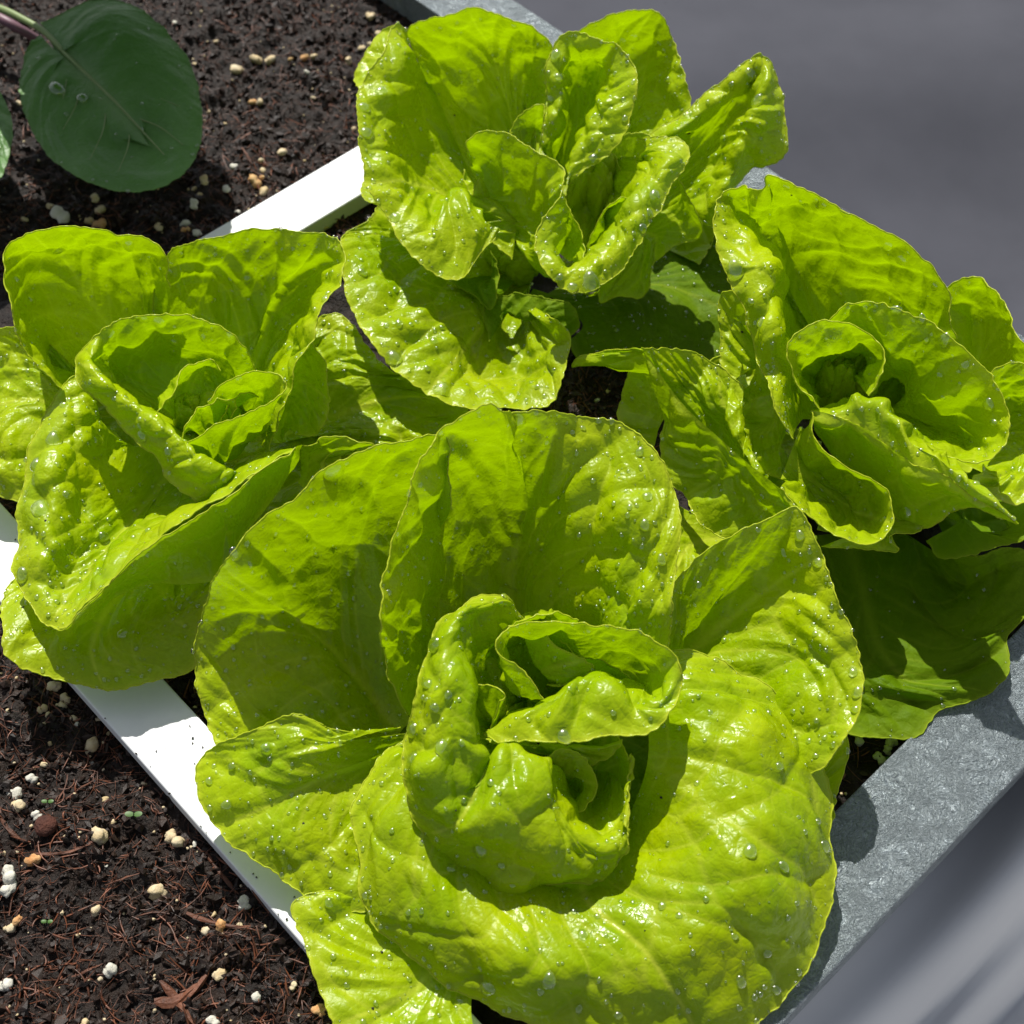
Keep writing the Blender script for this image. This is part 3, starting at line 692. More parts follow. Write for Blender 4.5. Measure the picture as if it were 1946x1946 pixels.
leaf(B, 'B', 4, [[(1330,1330,3.5),(1380,1380,3),(1420,1400,3),(1470,1380,3.5)],[(1110,1000,6),(1100,1030,6.2),(1090,1050,6.3),(1090,1080,6.3),(1090,1120,6.2),(1090,1180,5.9),(1110,1240,4.98),(1150,1300,4.98),(1180,1320,5.04),(1240,1340,5.3),(1330,1360,5.38),(1390,1400,4.5),(1430,1450,3.7),(1480,1480,3.4),(1530,1460,3.6),(1560,1420,3.9),(1570,1390,4.06)],[(1235,850,7.2),(1170,820,8),(1075,830,8.8),(1045,920,9.1),(1045,1060,9.2),(1030,1190,8.92),(1075,1330,7.88),(1085,1430,7.1),(1110,1350,7.54),(1180,1333,7.68),(1240,1362,7.58),(1335,1380,7.44),(1360,1500,6.8),(1430,1605,6.1),(1520,1650,5.4),(1590,1590,5.2),(1620,1450,5.5)],[(1240,835,7.5),(1180,770,8.6),(1040,800,9.7),(970,910,9.7),(950,1080,9.5),(930,1240,8.48),(935,1360,8.28),(960,1470,7.5),(1010,1560,7.0),(1110,1560,7.3),(1210,1560,7.2),(1330,1620,6.6),(1420,1680,6.0),(1510,1690,5.6),(1590,1660,5.5),(1630,1560,5.8),(1640,1410,6.2)],[(1252,828,7.5),(1185,742,8.5),(1030,760,9),(900,925,8.6),(855,1110,8.2),(822,1260,7.06),(815,1420,6.7),(825,1530,6.0),(880,1620,5.4),(960,1735,4.4),(1080,1812,4.1),(1200,1843,4.0),(1390,1792,4.0),(1580,1742,4.3),(1618,1640,5.5),(1642,1470,6.2),(1645,1320,6.34)]], seed=17, cw=.020, amp=.9, aspect=1.2)
leaf(B, 'B', 4, [[(1380,1180,3.4),(1420,1160,3.4),(1460,1140,3.4)],[(1200,1250,4.4),(1280,1230,4.4),(1350,1220,4.4),(1420,1190,4.4),(1480,1170,4.6),(1540,1150,4.8),(1600,1130,5.2),(1650,1110,5.4),(1690,1090,5.7),(1690,1070,6.0),(1640,1030,6.2),(1560,990,6.4),(1480,980,6.4),(1400,930,6.4),(1300,900,6.4),(1220,940,6.2),(1160,1010,5.9),(1180,1080,5.8),(1240,1120,5.8),(1290,1130,6.0)],[(1108,1240,6.6),(1200,1190,7.4),(1290,1155,7.7),(1360,1120,8.1),(1410,1080,8.4),(1480,1060,8.5),(1560,1070,8.4),(1620,1115,8.1),(1690,1160,8.0),(1770,1110,8.4),(1760,1010,8.4),(1690,940,8.6),(1590,900,8.7),(1490,880,8.7),(1360,860,8.7),(1230,860,8.7),(1165,905,8.7),(1165,985,8.4),(1215,1070,7.8),(1290,1120,7.3)],[(1100,1247,6.7),(1150,1270,7.0),(1250,1272,7.3),(1340,1275,7.5),(1400,1278,7.6),(1500,1265,7.8),(1600,1252,7.8),(1700,1245,8.0),(1780,1180,8.2),(1827,1060,8.4),(1805,970,9.0),(1715,895,9.4),(1600,855,9.5),(1470,840,9.5),(1350,835,9.4),(1220,835,9.4),(1145,895,9.4),(1150,950,9.2),(1240,1030,8.6),(1325,1115,7.9)]], seed=18, cw=.017, amp=.9, ruffle=.8)
leaf(B, 'B', 4, [[(1330,1040,6.0),(1350,1070,5.6)],[(1260,930,7.3),(1280,1010,7.0),(1330,1060,6.8),(1400,1060,6.8)],[(1250,870,8.0),(1290,860,8.4),(1360,915,8.3),(1430,960,8.0),(1505,1000,7.6),(1470,1030,7.2),(1400,1065,6.8),(1330,1065,6.6)]], seed=19, cw=.014, ruffle=.4, droplets=.4)
leaf(B, 'B', 4, [[(1500,1060,4.8),(1540,1080,4.4)],[(1440,960,6.0),(1500,1000,5.8),(1560,1040,5.6)],[(1380,900,7.4),(1460,960,7.0),(1540,985,6.8),(1600,1010,6.8),(1650,1060,6.6)]], seed=20, cw=.012, droplets=.1)
leaf(B, 'B', 4, [[(1200,1280,4.5),(1300,1300,4),(1450,1290,4)],[(1100,1250,5.6),(1250,1290,6),(1420,1300,6),(1540,1290,5.6)],[(1060,1245,6),(1140,1280,6),(1250,1310,5.6),(1400,1340,5.2),(1470,1360,5),(1560,1330,5.2),(1612,1265,5.8)]], seed=21, cw=.014, droplets=.3)
leaf(B, 'B', 4, [[(1400,1460,3.4),(1440,1470,3.2)],[(1350,1400,4.9),(1410,1400,5.2),(1450,1440,4.8),(1420,1500,4.2)],[(1330,1330,6),(1400,1300,6.2),(1480,1350,5.8),(1512,1440,5.4),(1450,1530,5),(1380,1540,4.8),(1345,1500,5)]], seed=22, cw=.012, droplets=.5)
leaf(B, 'B', 4, [[(1200,1300,4),(1240,1300,4)],[(1100,1200,5.5),(1140,1250,5.5)],[(1045,1150,6.4),(1060,1080,7.2),(1130,1075,7.8),(1180,1110,7.8),(1150,1180,7),(1120,1240,6)]], seed=23, cw=.012, droplets=.5)
leaf(B, 'B', 4, [[(1330,1200,4),(1380,1180,4)],[(1150,980,5.2),(1240,880,5.6),(1340,860,5.6),(1440,880,5.6)],[(1100,960,6.6),(1120,915,7.2),(1220,840,8.0),(1310,812,8.4),(1390,808,8.4),(1445,835,8.0)]], seed=24, cw=.010, droplets=.2, amp=1.3)
leaf(B, 'B', 0, [[(900,1640,1.8),(960,1680,1.8)],[(720,1700,2.5),(720,1800,2.4),(800,1900,2.2),(900,1950,2)],
 [(640,1690,2.9),(577,1703,3.0),(556,1724,3),(582,1800,2.8),(605,1870,2.6),(625,1925,2.5),(660,1990,2.3),(750,2060,2),(900,2090,1.8),(980,2050,1.7)]], seed=25, cw=.03)
leaf(B, 'B', 0, [[(1080,1750,1),(1140,1750,1)],[(1020,1860,1.3),(1100,1880,1.3),(1200,1880,1.3)],[(975,1930,1.6),(1000,1915,1.8),(1050,1908,2.2),(1100,1915,1.9),(1150,1960,1.6),(1200,2010,1.5),(1250,2000,1.5)]], seed=26)
# ---- A: left lettuce
A_ = empty('butterhead_lettuce', 'left lettuce with a round spiral heart and a long folded leaf along its near side', 'lettuce', 'butterhead lettuces in the planter')
leaf(A_, 'A', 2, [[(500,680,2.5),(620,660,2.5)],[(300,680,4.7),(220,600,5.2),(190,480,6.2),(160,360,6.7),(190,260,7.2),(260,210,7.5),(340,200,7.5),(430,215,7.4),(500,240,7.2),(560,280,7.0),(600,330,6.4),(640,440,6.0)],[(240,700,7.2),(110,570,8.7),(50,400,10.2),(15,250,10.8),(20,150,11.3),(120,82,11.8),(240,62,11.9),(380,75,11.9),(460,108,11.4),(560,106,11.4),(650,172,10.8),(660,300,9.4)]], seed=31, cw=.024)
leaf(A_, 'A', 2, [[(450,860,2.5),(500,920,2.5)],[(330,750,3.5),(160,650,5),(60,680,5),(20,780,4.8),(40,900,4.4),(80,980,4),(120,1000,3.8),(160,960,3.8),(260,950,3.5)],[(330,640,4.5),(75,450,6.4),(-60,500,5.6),(-150,700,4),(-150,900,3.2),(-60,1080,3),(20,1112,3),(88,1118,3.1),(160,1050,3.2),(260,990,3)]], seed=32, amp=1.0, cw=.02)
leaf(A_, 'A', 2, [[(820,900,2.5),(950,900,2.5)],
 [(720,640,4),(700,500,5),(740,380,6),(790,300,6.5),(850,270,7),(900,270,6.8),(980,280,6.6),(1060,290,6.8),(1110,300,6.2),(1140,320,6.2),(1150,370,6.2),(1140,440,6.),(1120,520,5.8),(1090,620,5.3),(1050,730,5),(1020,820,4.5),(990,890,4)],
 [(600,600,4.5),(590,400,6.2),(605,290,7.2),(670,147,8.6),(750,118,9.1),(860,98,9.3),(980,72,9.6),(1140,75,9.6),(1265,95,9.6),(1315,115,9.6),(1328,210,9.6),(1285,330,9.6),(1230,440,9.4),(1185,550,9),(1120,700,8),(1065,860,7),(1050,950,6)]], seed=33, cw=.024, amp=1.3)
leaf(A_, 'A', 2, [[(1050,860,4),(1080,900,3.6)],[(1150,500,7),(1160,620,6.6),(1150,740,6),(1120,850,5.2)],[(1200,500,7.8),(1255,590,7.2),(1264,700,6.6),(1262,790,6.1),(1225,865,5.6),(1148,865,5.4)]], seed=34, cw=.012, amp=1.1)
leaf(A_, 'A', 2, [[(620,930,2.5),(750,1020,2.5)],[(460,880,4.5),(410,860,5),(380,960,5),(350,1080,5),(320,1200,5),(300,1290,4.9),(285,1350,4.8),(300,1390,4.7),(340,1390,4.7),(390,1360,4.8),(440,1320,4.9),(490,1270,5),(540,1220,5),(600,1190,5),(680,1150,5),(740,1110,5),(820,1060,5.2),(900,1010,5.5),(1000,940,6)],[(385,800,5.6),(325,700,6.6),(250,800,6.6),(190,950,6.4),(150,1120,6.1),(130,1280,5.7),(125,1400,5.4),(160,1500,5.2),(205,1560,5.2),(260,1575,5.3),(340,1500,5.8),(420,1440,6.3),(550,1312,7),(635,1250,7.4),(720,1192,7.7),(860,1112,8.1),(970,1028,8.3),(1060,965,8.5),(1135,918,8.5)],[(350,720,6.2),(288,638,7.1),(200,760,6.5),(130,920,6),(85,1100,5.5),(68,1280,5),(65,1420,4.9),(120,1530,4.9),(190,1605,5),(250,1615,5.3),(330,1530,6),(425,1447,6.6),(550,1318,7.3),(640,1256,7.7),(722,1198,8),(862,1116,8.4),(973,1033,8.6),(1063,968,8.7),(1140,918,8.6)]], seed=35, cw=.022, amp=.85)
leaf(A_, 'A', 2, [[(215,1610,4.6),(252,1636,4.4),(360,1543,4.6),(450,1492,4.6),(600,1440,4.5),(715,1445,4.5),(850,1420,4.6),(930,1270,5.4),(1030,1150,6),(1105,1040,6.6),(1168,905,7.6)],
 [(200,1608,4.9),(270,1610,5.2),(350,1530,5.8),(450,1465,5.9),(590,1370,6.2),(690,1310,6.4),(790,1240,6.6),(900,1180,7),(1010,1070,7.4),(1090,990,7.8),(1150,910,8.2)],
 [(190,1605,5),(250,1612,5.4),(330,1528,6.1),(425,1444,6.7),(550,1315,7.4),(640,1253,7.8),(722,1195,8.1),(862,1113,8.5),(973,1030,8.7),(1063,965,8.8),(1142,916,8.7)]], seed=352, cw=.016, rib=False, ruffle=.2, amp=.9, droplets=.5)
leaf(A_, 'A', 2, [[(750,1120,2),(820,1160,2)],
 [(300,1380,2.8),(220,1500,3.4),(200,1640,3.7),(260,1700,3.6),(380,1740,3.4),(520,1720,3.4),(640,1640,3.6),(720,1520,3.8),(780,1400,3.8)],
 [(200,1330,3),(50,1425,3.4),(2,1530,3.5),(18,1640,3.8),(22,1715,3.8),(110,1775,3.3),(230,1808,3),(340,1838,2.8),(430,1857,2.7),(560,1822,2.8),(650,1803,2.7),(720,1785,2.8),(757,1740,3),(768,1600,3.5),(830,1450,4),(880,1360,4),(900,1250,4)]], seed=36, cw=.03)
leaf(A_, 'A', 2, [[(800,860,4),(850,900,4)],[(880,700,5),(860,650,5.5),(810,600,5.8),(750,570,6),(680,560,6),(620,560,6),(560,580,6),(500,600,6),(460,620,6),(450,640,6),(500,690,6.2),(550,740,6.2),(600,790,6.3),(650,840,6.5),(690,880,6.5),(740,930,6.3),(790,970,6),(840,980,6),(870,980,6)],[(975,665,6),(928,565,7.4),(870,512,8),(805,478,8.3),(712,455,8.5),(602,450,8.5),(512,462,8.6),(432,492,8.7),(375,535,9),(345,590,9.2),(395,665,9),(472,722,8.8),(560,800,8.6),(640,872,8.4),(700,925,8.2),(755,985,8),(820,1025,7.8),(875,1018,7.8),(913,1008,7.7)],[(1000,640,6.5),(960,545,8),(900,480,8.8),(820,440,9.1),(720,410,9.3),(600,402,9.3),(500,415,9.3),(410,450,9.3),(345,505,9),(287,575,8.5),(305,650,8.3),(390,750,7.9),(470,830,7.6),(580,930,7.2),(650,1040,6.8),(740,1110,6.5),(800,1140,6.3),(860,1085,6.8),(918,1012,7.5)]], seed=37, cw=.016, amp=.8)
leaf(A_, 'A', 2, [[(830,880,4.5),(900,880,4.5)],
 [(730,960,5.5),(830,980,5.5),(920,930,5.7),(980,870,6),(1000,800,6.3),(1000,740,6.6),(960,730,6.8),(910,750,6.8),(870,790,6.6),(830,830,6.4)],
 [(715,935,6.6),(830,960,6.8),(930,900,7.2),(1010,830,7.6),(1050,760,7.9),(1040,690,8.3),(985,670,8.4),(925,690,8.3),(865,730,8),(820,780,7.8)],
 [(698,908,8),(830,842,8.6),(960,782,9),(1060,727,9.2),(1105,668,9.5),(1080,637,9.5),(1000,625,9.5),(920,640,9.3),(850,680,9),(805,742,8.6)]], seed=38, cw=.013, ruffle=.6)
leaf(A_, 'A', 2, [[(760,900,5),(790,900,5)],[(620,760,7),(700,650,7.2),(800,600,7.2)],[(602,790,7.8),(640,720,8.2),(700,640,8.4),(760,590,8.4),(820,575,8.2),(850,620,7.8)]], seed=39, cw=.012, amp=1.3, droplets=.3)
leaf(A_, 'A', 2, [[(820,920,5),(860,900,5)],[(730,850,7),(800,780,7.4),(880,750,7.6)],[(685,893,7.8),(710,845,8.2),(745,785,8.4),(800,760,8.5),(855,735,8.6),(905,735,8.4),(900,800,7.6)]], seed=40, cw=.010, amp=1.2, droplets=.3)
leaf(A_, 'A', 2, [[(860,900,4.5),(880,890,4.5)],[(850,820,6.3),(900,780,6.6),(950,740,6.8)],[(820,850,7),(850,790,7.6),(900,740,8),(960,700,8.2),(1000,720,7.6)]], seed=401, cw=.010, amp=1.4, droplets=.1)
leaf(A_, 'A', 2, [[(1040,830,2),(1060,900,2)],
 [(1180,560,3.4),(1300,600,3.4),(1420,680,3.2),(1500,760,3),(1450,840,2.8),(1250,880,2.6)],
 [(1180,450,3.6),(1300,400,4),(1420,520,4),(1500,610,3.9),(1600,640,3.7),(1740,715,3.4),(1815,772,3.1),(1760,870,2.7),(1550,960,2.3),(1300,990,2),(1150,960,2)]], seed=41, mt=M_leaf, cw=.02, amp=1.4)
leaf(A_, 'A', 2, [[(1150,1050,3),(1180,1080,3)],[(1160,960,4.6),(1210,960,4.8),(1230,1000,4.6)],[(1165,905,6),(1232,900,6),(1246,885,6.2),(1300,880,6.3),(1400,900,6.2),(1450,912,6),(1330,930,5.6),(1265,970,5.2),(1245,1000,5)]], seed=42, cw=.014, droplets=.2)
# ---- D: far lettuce
D = empty('butterhead_lettuce', 'far lettuce at the top, tall upright curled leaves in front of the grey fabric', 'lettuce', 'butterhead lettuces in the planter')
leaf(D, 'D', 1, [[(800,850,2.5),(860,850,2.5)],
 [(500,680,3.5),(480,500,4.8),(470,360,6),(490,250,7),(540,190,8),(600,165,8.4),(660,160,8.5),(720,185,8.3),(770,230,7.8),(790,300,7.2),(800,380,6.3),(780,470,5.3),(770,560,4.6)],
 [(420,620,4),(400,400,6),(380,250,8),(335,112,10),(400,70,10.6),(500,47,11.1),(620,38,11.4),(740,70,11.4),(822,115,11),(874,172,10.5),(860,300,9),(840,400,8),(800,500,6)]], seed=51, cw=.024)
leaf(D, 'D', 1, [[(660,860,3),(720,860,3)],
 [(420,300,7),(400,340,7),(390,400,6.8),(385,460,6.6),(380,520,6.4),(390,580,6.1),(400,640,5.9),(430,690,5.7),(460,720,5.5),(500,750,5.5),(520,770,5.6),(540,790,5.6),(570,810,5.6),(590,830,5.5),(620,850,5.3)],
 [(345,180,9.2),(330,175,9.7),(300,260,9.8),(260,330,9.6),(230,420,9.4),(225,520,9),(245,620,8.6),(280,700,8.2),(320,770,7.8),(380,850,7.6),(430,840,7.8),(480,760,8.2),(530,745,8.2),(570,780,8),(625,815,7.8)],
 [(332,112,10),(292,92,10.4),(248,190,10.4),(195,265,10.2),(152,350,10),(152,460,9.6),(172,600,9),(195,700,8.6),(260,790,8),(318,900,7.5),(400,980,7),(480,1028,6.8),(530,1025,6.8),(600,940,7.1),(678,843,7.5)]], seed=52, cw=.024, amp=1.1)
leaf(D, 'D', 1, [[(330,260,8.8),(300,330,8.6)],[(300,160,9.4),(250,220,9.1),(220,300,8.8)],[(300,93,9.9),(240,110,9.4),(180,190,9),(150,240,8.7),(142,300,8.4),(170,330,8.6)]], seed=53, droplets=.2, cw=.014)
leaf(D, 'D', 1, [[(1000,720,3),(1060,720,3)],
 [(1000,420,5.5),(1010,260,7),(1060,190,7.8),(1130,170,8),(1200,190,7.8),(1230,250,7.4),(1240,320,7),(1230,400,6.2),(1200,480,5.4)],
 [(930,300,6.5),(925,180,8.2),(960,120,9.5),(1025,80,10),(1110,46,10.5),(1220,33,10.6),(1272,56,10.5),(1305,130,9.6),(1335,210,9.1),(1370,310,8.6),(1374,400,8),(1330,480,7)]], seed=54, cw=.022)
leaf(D, 'D', 1, [[(1050,860,3),(1090,880,3)],
 [(1200,610,5.2),(1270,580,5.6),(1350,530,6),(1420,485,6.5),(1470,460,6.9),(1500,450,7),(1500,490,7),(1490,540,6.8),(1470,590,6.5),(1450,630,6.2),(1430,670,6),(1400,720,5.5),(1360,800,4.8)],
 [(1240,545,7),(1380,440,8),(1470,370,8.6),(1575,275,9.8),(1622,230,10.4),(1648,270,10.3),(1645,360,9.7),(1620,440,9.2),(1600,500,8.7),(1580,560,8.2),(1555,610,7.7),(1510,690,7),(1440,830,5.4)],
 [(1230,500,7),(1370,405,8),(1450,335,8.6),(1560,252,9.8),(1628,198,10.7),(1665,215,10.4),(1702,310,9.4),(1726,450,8.4),(1722,570,7.5),(1650,612,7),(1590,618,6.8),(1540,700,6.1),(1480,840,4.8)]], seed=55, cw=.022)
leaf(D, 'D', 1, [[(880,680,4.5),(920,680,4.5)],
 [(870,560,7),(890,490,7.5),(910,430,8),(920,360,8.3),(930,300,8.5),(950,260,8.6),(980,250,8.6),(1010,265,8.6),(1020,300,8.5),(1030,340,8.3),(1020,400,8),(1000,440,7.7),(990,480,7.4),(960,530,7),(940,560,7),(910,600,7)],
 [(850,525,8.5),(872,445,9.5),(888,360,10.1),(892,285,10.8),(905,215,11.3),(930,175,11.5),(975,165,11.5),(1035,188,11.3),(1080,222,11.2),(1095,275,11),(1090,330,10.8),(1070,400,10.5),(1050,450,10),(1015,520,9.3),(975,572,8.8),(928,642,8.3)],
 [(822,545,8),(832,450,9),(850,370,9.6),(848,280,10.6),(872,170,11.6),(920,122,12),(985,122,12),(1050,150,12),(1115,178,12),(1165,235,11.7),(1180,310,11.3),(1165,400,10.6),(1135,490,9.9),(1070,570,9),(1000,612,8.5),(935,662,8)]], seed=56, cw=.015, amp=.9)
leaf(D, 'D', 1, [[(880,960,3),(1000,900,3)],
 [(590,640,6.2),(605,690,6),(640,760,5.8),(690,850,5.5),(740,920,5.3),(790,970,5.2),(830,1000,5.2),(850,1010,5.2),(870,1010,5.2),(895,1010,5),(910,1010,5),(930,1000,5),(950,985,5),(970,965,5),(1000,940,5),(1020,900,5),(1040,860,5.3),(1070,800,5.8),(1090,740,6.3),(1110,690,6.8),(1120,640,7),(1110,600,7),(1090,600,7)],
 [(575,600,7.6),(585,590,7.8),(635,610,7.8),(720,640,7.8),(790,690,7.8),(840,740,8),(880,720,9),(912,740,9.3),(880,800,9.1),(858,870,8.9),(868,940,8.8),(895,990,8.7),(930,1003,8.7),(975,1000,8.7),(1040,975,8.9),(1095,930,9.2),(1145,850,9.5),(1195,760,9.8),(1262,645,10),(1310,595,10),(1290,560,9.7),(1240,555,9.2),(1175,570,8.6)],
 [(562,565,8.6),(553,522,9.1),(620,490,9.5),(720,500,9.8),(800,548,10),(870,592,10),(917,650,10),(893,720,9.8),(842,785,9.5),(806,865,9.2),(815,940,8.9),(855,1010,8.6),(910,1062,8.3),(975,1075,8.2),(1050,1052,8.3),(1120,990,8.6),(1180,900,9),(1240,800,9.3),(1320,650,9.6),(1372,570,9.8),(1345,522,9.8),(1270,503,9.5),(1180,512,9)]], seed=57, cw=.018, amp=.9, ruffle=.7)
leaf(D, 'D', 1, [[(1010,960,4),(1050,940,4)],[(1020,880,5.5),(1070,820,6),(1120,790,6.2),(1150,820,6)],[(995,940,6),(1035,810,7.4),(1090,745,8.2),(1150,728,8.4),(1195,735,8.3),(1185,800,7.8),(1150,870,7)]], seed=58, cw=.012, amp=1.4, droplets=.2)
leaf(D, 'D', 1, [[(1120,860,5.5),(1180,820,6)],[(1120,960,5.4),(1200,900,5.8),(1290,820,6.3),(1330,740,7)],[(1050,1000,4.6),(1048,1112,4.2),(1100,1086,4.3),(1190,1092,4.2),(1225,1060,4.6),(1235,985,5.2),(1320,900,5.6),(1400,880,5.8),(1418,850,6.2),(1380,740,7.6),(1330,660,8.8)]], seed=59, cw=.016, droplets=.3, ruffle=.5)
leaf(D, 'D', 1, [[(660,960,2.5),(740,1000,2.5),(800,1040,2.5)],
 [(420,900,4.2),(330,920,4.8),(310,980,5.1),(340,1050,5.2),(380,1110,5.2),(430,1170,5.1),(470,1220,4.9),(520,1270,4.5),(570,1310,4),(620,1340,3.4),(690,1360,3),(740,1350,3),(780,1330,3.3),(800,1290,3.7),(810,1240,4),(800,1190,4),(780,1140,3.8),(760,1100,3.6)],
 [(230,868,5),(100,868,6),(95,980,6),(112,1080,5.8),(160,1190,5.5),(225,1290,5.2),(310,1380,5),(390,1435,4.8),(480,1482,4.7),(570,1502,4.6),(680,1496,4.6),(770,1506,4.6),(850,1500,4.8),(902,1430,5.1),(924,1340,5.5),(932,1240,5.8),(900,1190,6),(850,1150,5.5)]], seed=60, cw=.024)
leaf(D, 'D', 1, [[(640,900,2.5),(680,960,2.5)],[(400,800,3.5),(330,850,4),(350,930,3.8)],[(260,620,3),(165,700,4),(185,745,4.3),(225,745,4.6),(190,810,4.8),(110,862,4.6),(200,930,4.2),(320,1000,3.8)]], seed=61, cw=.018, mt=M_leaf)
leaf(D, 'D', 1, [[(850,1080,1.7),(900,1050,1.7)],[(980,1200,2.2),(1130,1190,2.4),(1280,1130,2.6),(1380,1020,2.8),(1400,920,2.8),(1300,850,2.4)],[(930,1250,2.4),(960,1310,2.0),(1100,1318,1.8),(1300,1330,1.7),(1480,1330,1.8),(1600,1240,2.4),(1640,1100,2.8),(1640,930,3.2),(1560,800,3.4),(1450,740,3.4),(1300,740,3.0)]], seed=62, mt=M_leaf_shade, cw=.028, amp=.8)
leaf(D, 'D', 1, [[(800,1060,3),(860,1080,3)],[(700,1150,4),(800,1180,4.2),(880,1190,4.4)],[(640,1250,4),(620,1130,4.4),(720,1080,4.6),(860,1100,5),(940,1120,5.4),(960,1170,5.2),(935,1215,4.8),(880,1270,4.2)]], seed=63, mt=M_leaf_shade, cw=.014, droplets=0, amp=1.4)
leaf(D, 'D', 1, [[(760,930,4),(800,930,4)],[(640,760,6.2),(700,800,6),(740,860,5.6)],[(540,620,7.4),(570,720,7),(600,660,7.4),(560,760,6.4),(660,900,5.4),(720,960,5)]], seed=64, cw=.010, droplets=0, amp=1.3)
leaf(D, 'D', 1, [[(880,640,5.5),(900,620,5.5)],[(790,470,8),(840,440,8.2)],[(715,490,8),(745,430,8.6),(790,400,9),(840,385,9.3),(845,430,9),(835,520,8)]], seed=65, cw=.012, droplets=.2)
leaf(D, 'D', 1, [[(700,1000,3),(740,1020,3)],[(560,1020,4.4),(620,1060,4.4),(660,1060,4.4)],[(470,1010,5),(520,1050,5),(600,1090,4.8),(640,1130,4.6),(670,1060,5),(668,960,5.6),(640,920,6)]], seed=66, mt=M_leaf_shade, cw=.014, droplets=0)
# ---- C: right lettuce
Cc = empty('butterhead_lettuce', 'right lettuce with an open round cup at its heart and a tall cloaking back leaf', 'lettuce', 'butterhead lettuces in the planter')
leaf(Cc, 'C', 3, [[(1100,1000,3),(1170,960,3)],[(980,1000,4.7),(960,920,5.0),(930,840,5.2),(910,770,5.4),(900,700,5.7),(890,630,6.0),(880,560,6.4),(870,490,6.8),(860,430,7.2),(845,380,7.5),(830,345,7.7),(830,330,7.7),(855,310,7.6),(890,300,7.5),(940,330,7.5),(1000,370,7.4),(1060,410,7.4),(1130,460,7.2),(1200,510,7.0),(1260,550,6.7),(1300,600,6.4),(1330,650,6.0),(1340,720,5.4)],[(935,1060,7.1),(905,980,7.8),(880,880,8.3),(862,780,9.0),(848,680,9.6),(838,590,10.0),(852,500,10.2),(832,410,10.6),(780,320,10),(730,240,10.1),(705,185,9.9),(750,175,9.7),(812,185,10.3),(850,155,10.8),(920,172,10.8),(1000,212,10.8),(1090,272,10.6),(1180,332,10.4),(1270,402,10.0),(1350,462,9.6),(1410,532,9.0),(1450,602,8.4),(1480,690,7.6)],[(932,1085,7.7),(885,1010,8.2),(840,900,8.7),(800,790,8.2),(768,680,8.8),(745,570,9.3),(700,505,9.6),(660,420,9.9),(628,300,10.3),(632,180,10.6),(662,128,10.9),(740,107,11),(820,112,12.2),(830,73,12.7),(912,80,12.9),(1000,112,12.9),(1110,182,12.7),(1220,240,12.5),(1330,310,12.2),(1420,380,11.8),(1490,460,11.2),(1535,560,10.5),(1562,700,9.2)]], seed=71, cw=.026)
leaf(Cc, 'C', 3, [[(1240,960,4),(1270,940,4)],
 [(1130,760,6),(1170,740,6),(1220,740,6),(1260,770,6),(1300,820,5.8),(1340,860,5.5),(1350,900,5.2),(1350,940,5),(1360,970,4.9),(1380,990,4.8),(1400,1010,4.8),(1410,1030,5),(1400,1040,5.3),(1370,1040,5.6),(1340,1030,5.8),(1310,1020,6)],
 [(1100,655,8.5),(1150,645,8.8),(1210,655,9),(1262,695,9),(1315,775,8.6),(1400,795,8.5),(1428,865,8.2),(1432,940,7.4),(1470,1000,6.6),(1530,1030,6.4),(1570,1060,6.3),(1590,1085,6.4),(1550,1105,6.7),(1475,1092,7),(1405,1078,7.2),(1370,1060,7)],
 [(1060,627,9.5),(1120,572,10),(1200,555,10.3),(1290,568,10.5),(1380,600,10.5),(1490,655,10.5),(1590,735,10.3),(1690,840,10),(1745,940,9.6),(1762,1030,9.2),(1742,1115,8.8),(1685,1168,8.4),(1600,1185,8.2),(1500,1145,8.2),(1400,1095,8.2),(1360,1070,8)]], seed=72, cw=.020)
leaf(Cc, 'C', 3, [[(1120,900,5),(1150,880,5)],
 [(1040,930,6),(1030,900,6),(1020,870,6),(1025,850,6),(1050,835,6),(1080,815,6),(1110,805,6),(1150,805,6),(1180,815,6),(1190,835,6),(1170,860,6),(1150,880,6)],
 [(1030,945,7.2),(990,905,7.5),(962,850,8),(965,800,8.4),(995,775,8.9),(1045,750,9.2),(1100,738,9.3),(1175,733,9.3),(1232,745,9.2),(1245,790,8.7),(1215,830,8.2),(1180,870,7.6)],
 [(1030,972,8.8),(960,900,9),(918,815,9.5),(905,740,10),(930,688,10.3),(1000,642,10.6),(1080,630,10.8),(1180,650,10.8),(1250,700,10.5),(1286,765,10.3),(1265,850,9.9),(1215,915,9.3)]], seed=73, cw=.015)
leaf(Cc, 'C', 3, [[(1150,1020,4.0),(1180,1000,4.0)],[(1060,960,6.8),(1120,940,7.4),(1190,925,7.8),(1270,945,8.0),(1330,1010,8.0),(1370,1060,7.9),(1430,1110,8.1),(1500,1150,8.45),(1590,1220,8.9),(1680,1300,9.0),(1785,1395,8.7)],[(1030,968,8.2),(1110,958,8.9),(1190,960,9.2),(1270,985,9.3),(1345,1060,9.38),(1400,1110,9.35),(1470,1150,9.5),(1550,1210,9.5),(1620,1275,9.45),(1705,1335,9.2),(1790,1400,8.9)],[(1000,978,8.5),(1080,995,8.8),(1200,1045,8.7),(1290,1113,8.6),(1355,1158,8.72),(1425,1195,8.97),(1500,1215,9.15),(1560,1262,9.15),(1620,1308,9.05),(1705,1355,9.0),(1797,1410,8.8)]], seed=74, cw=.018, ruffle=.3)
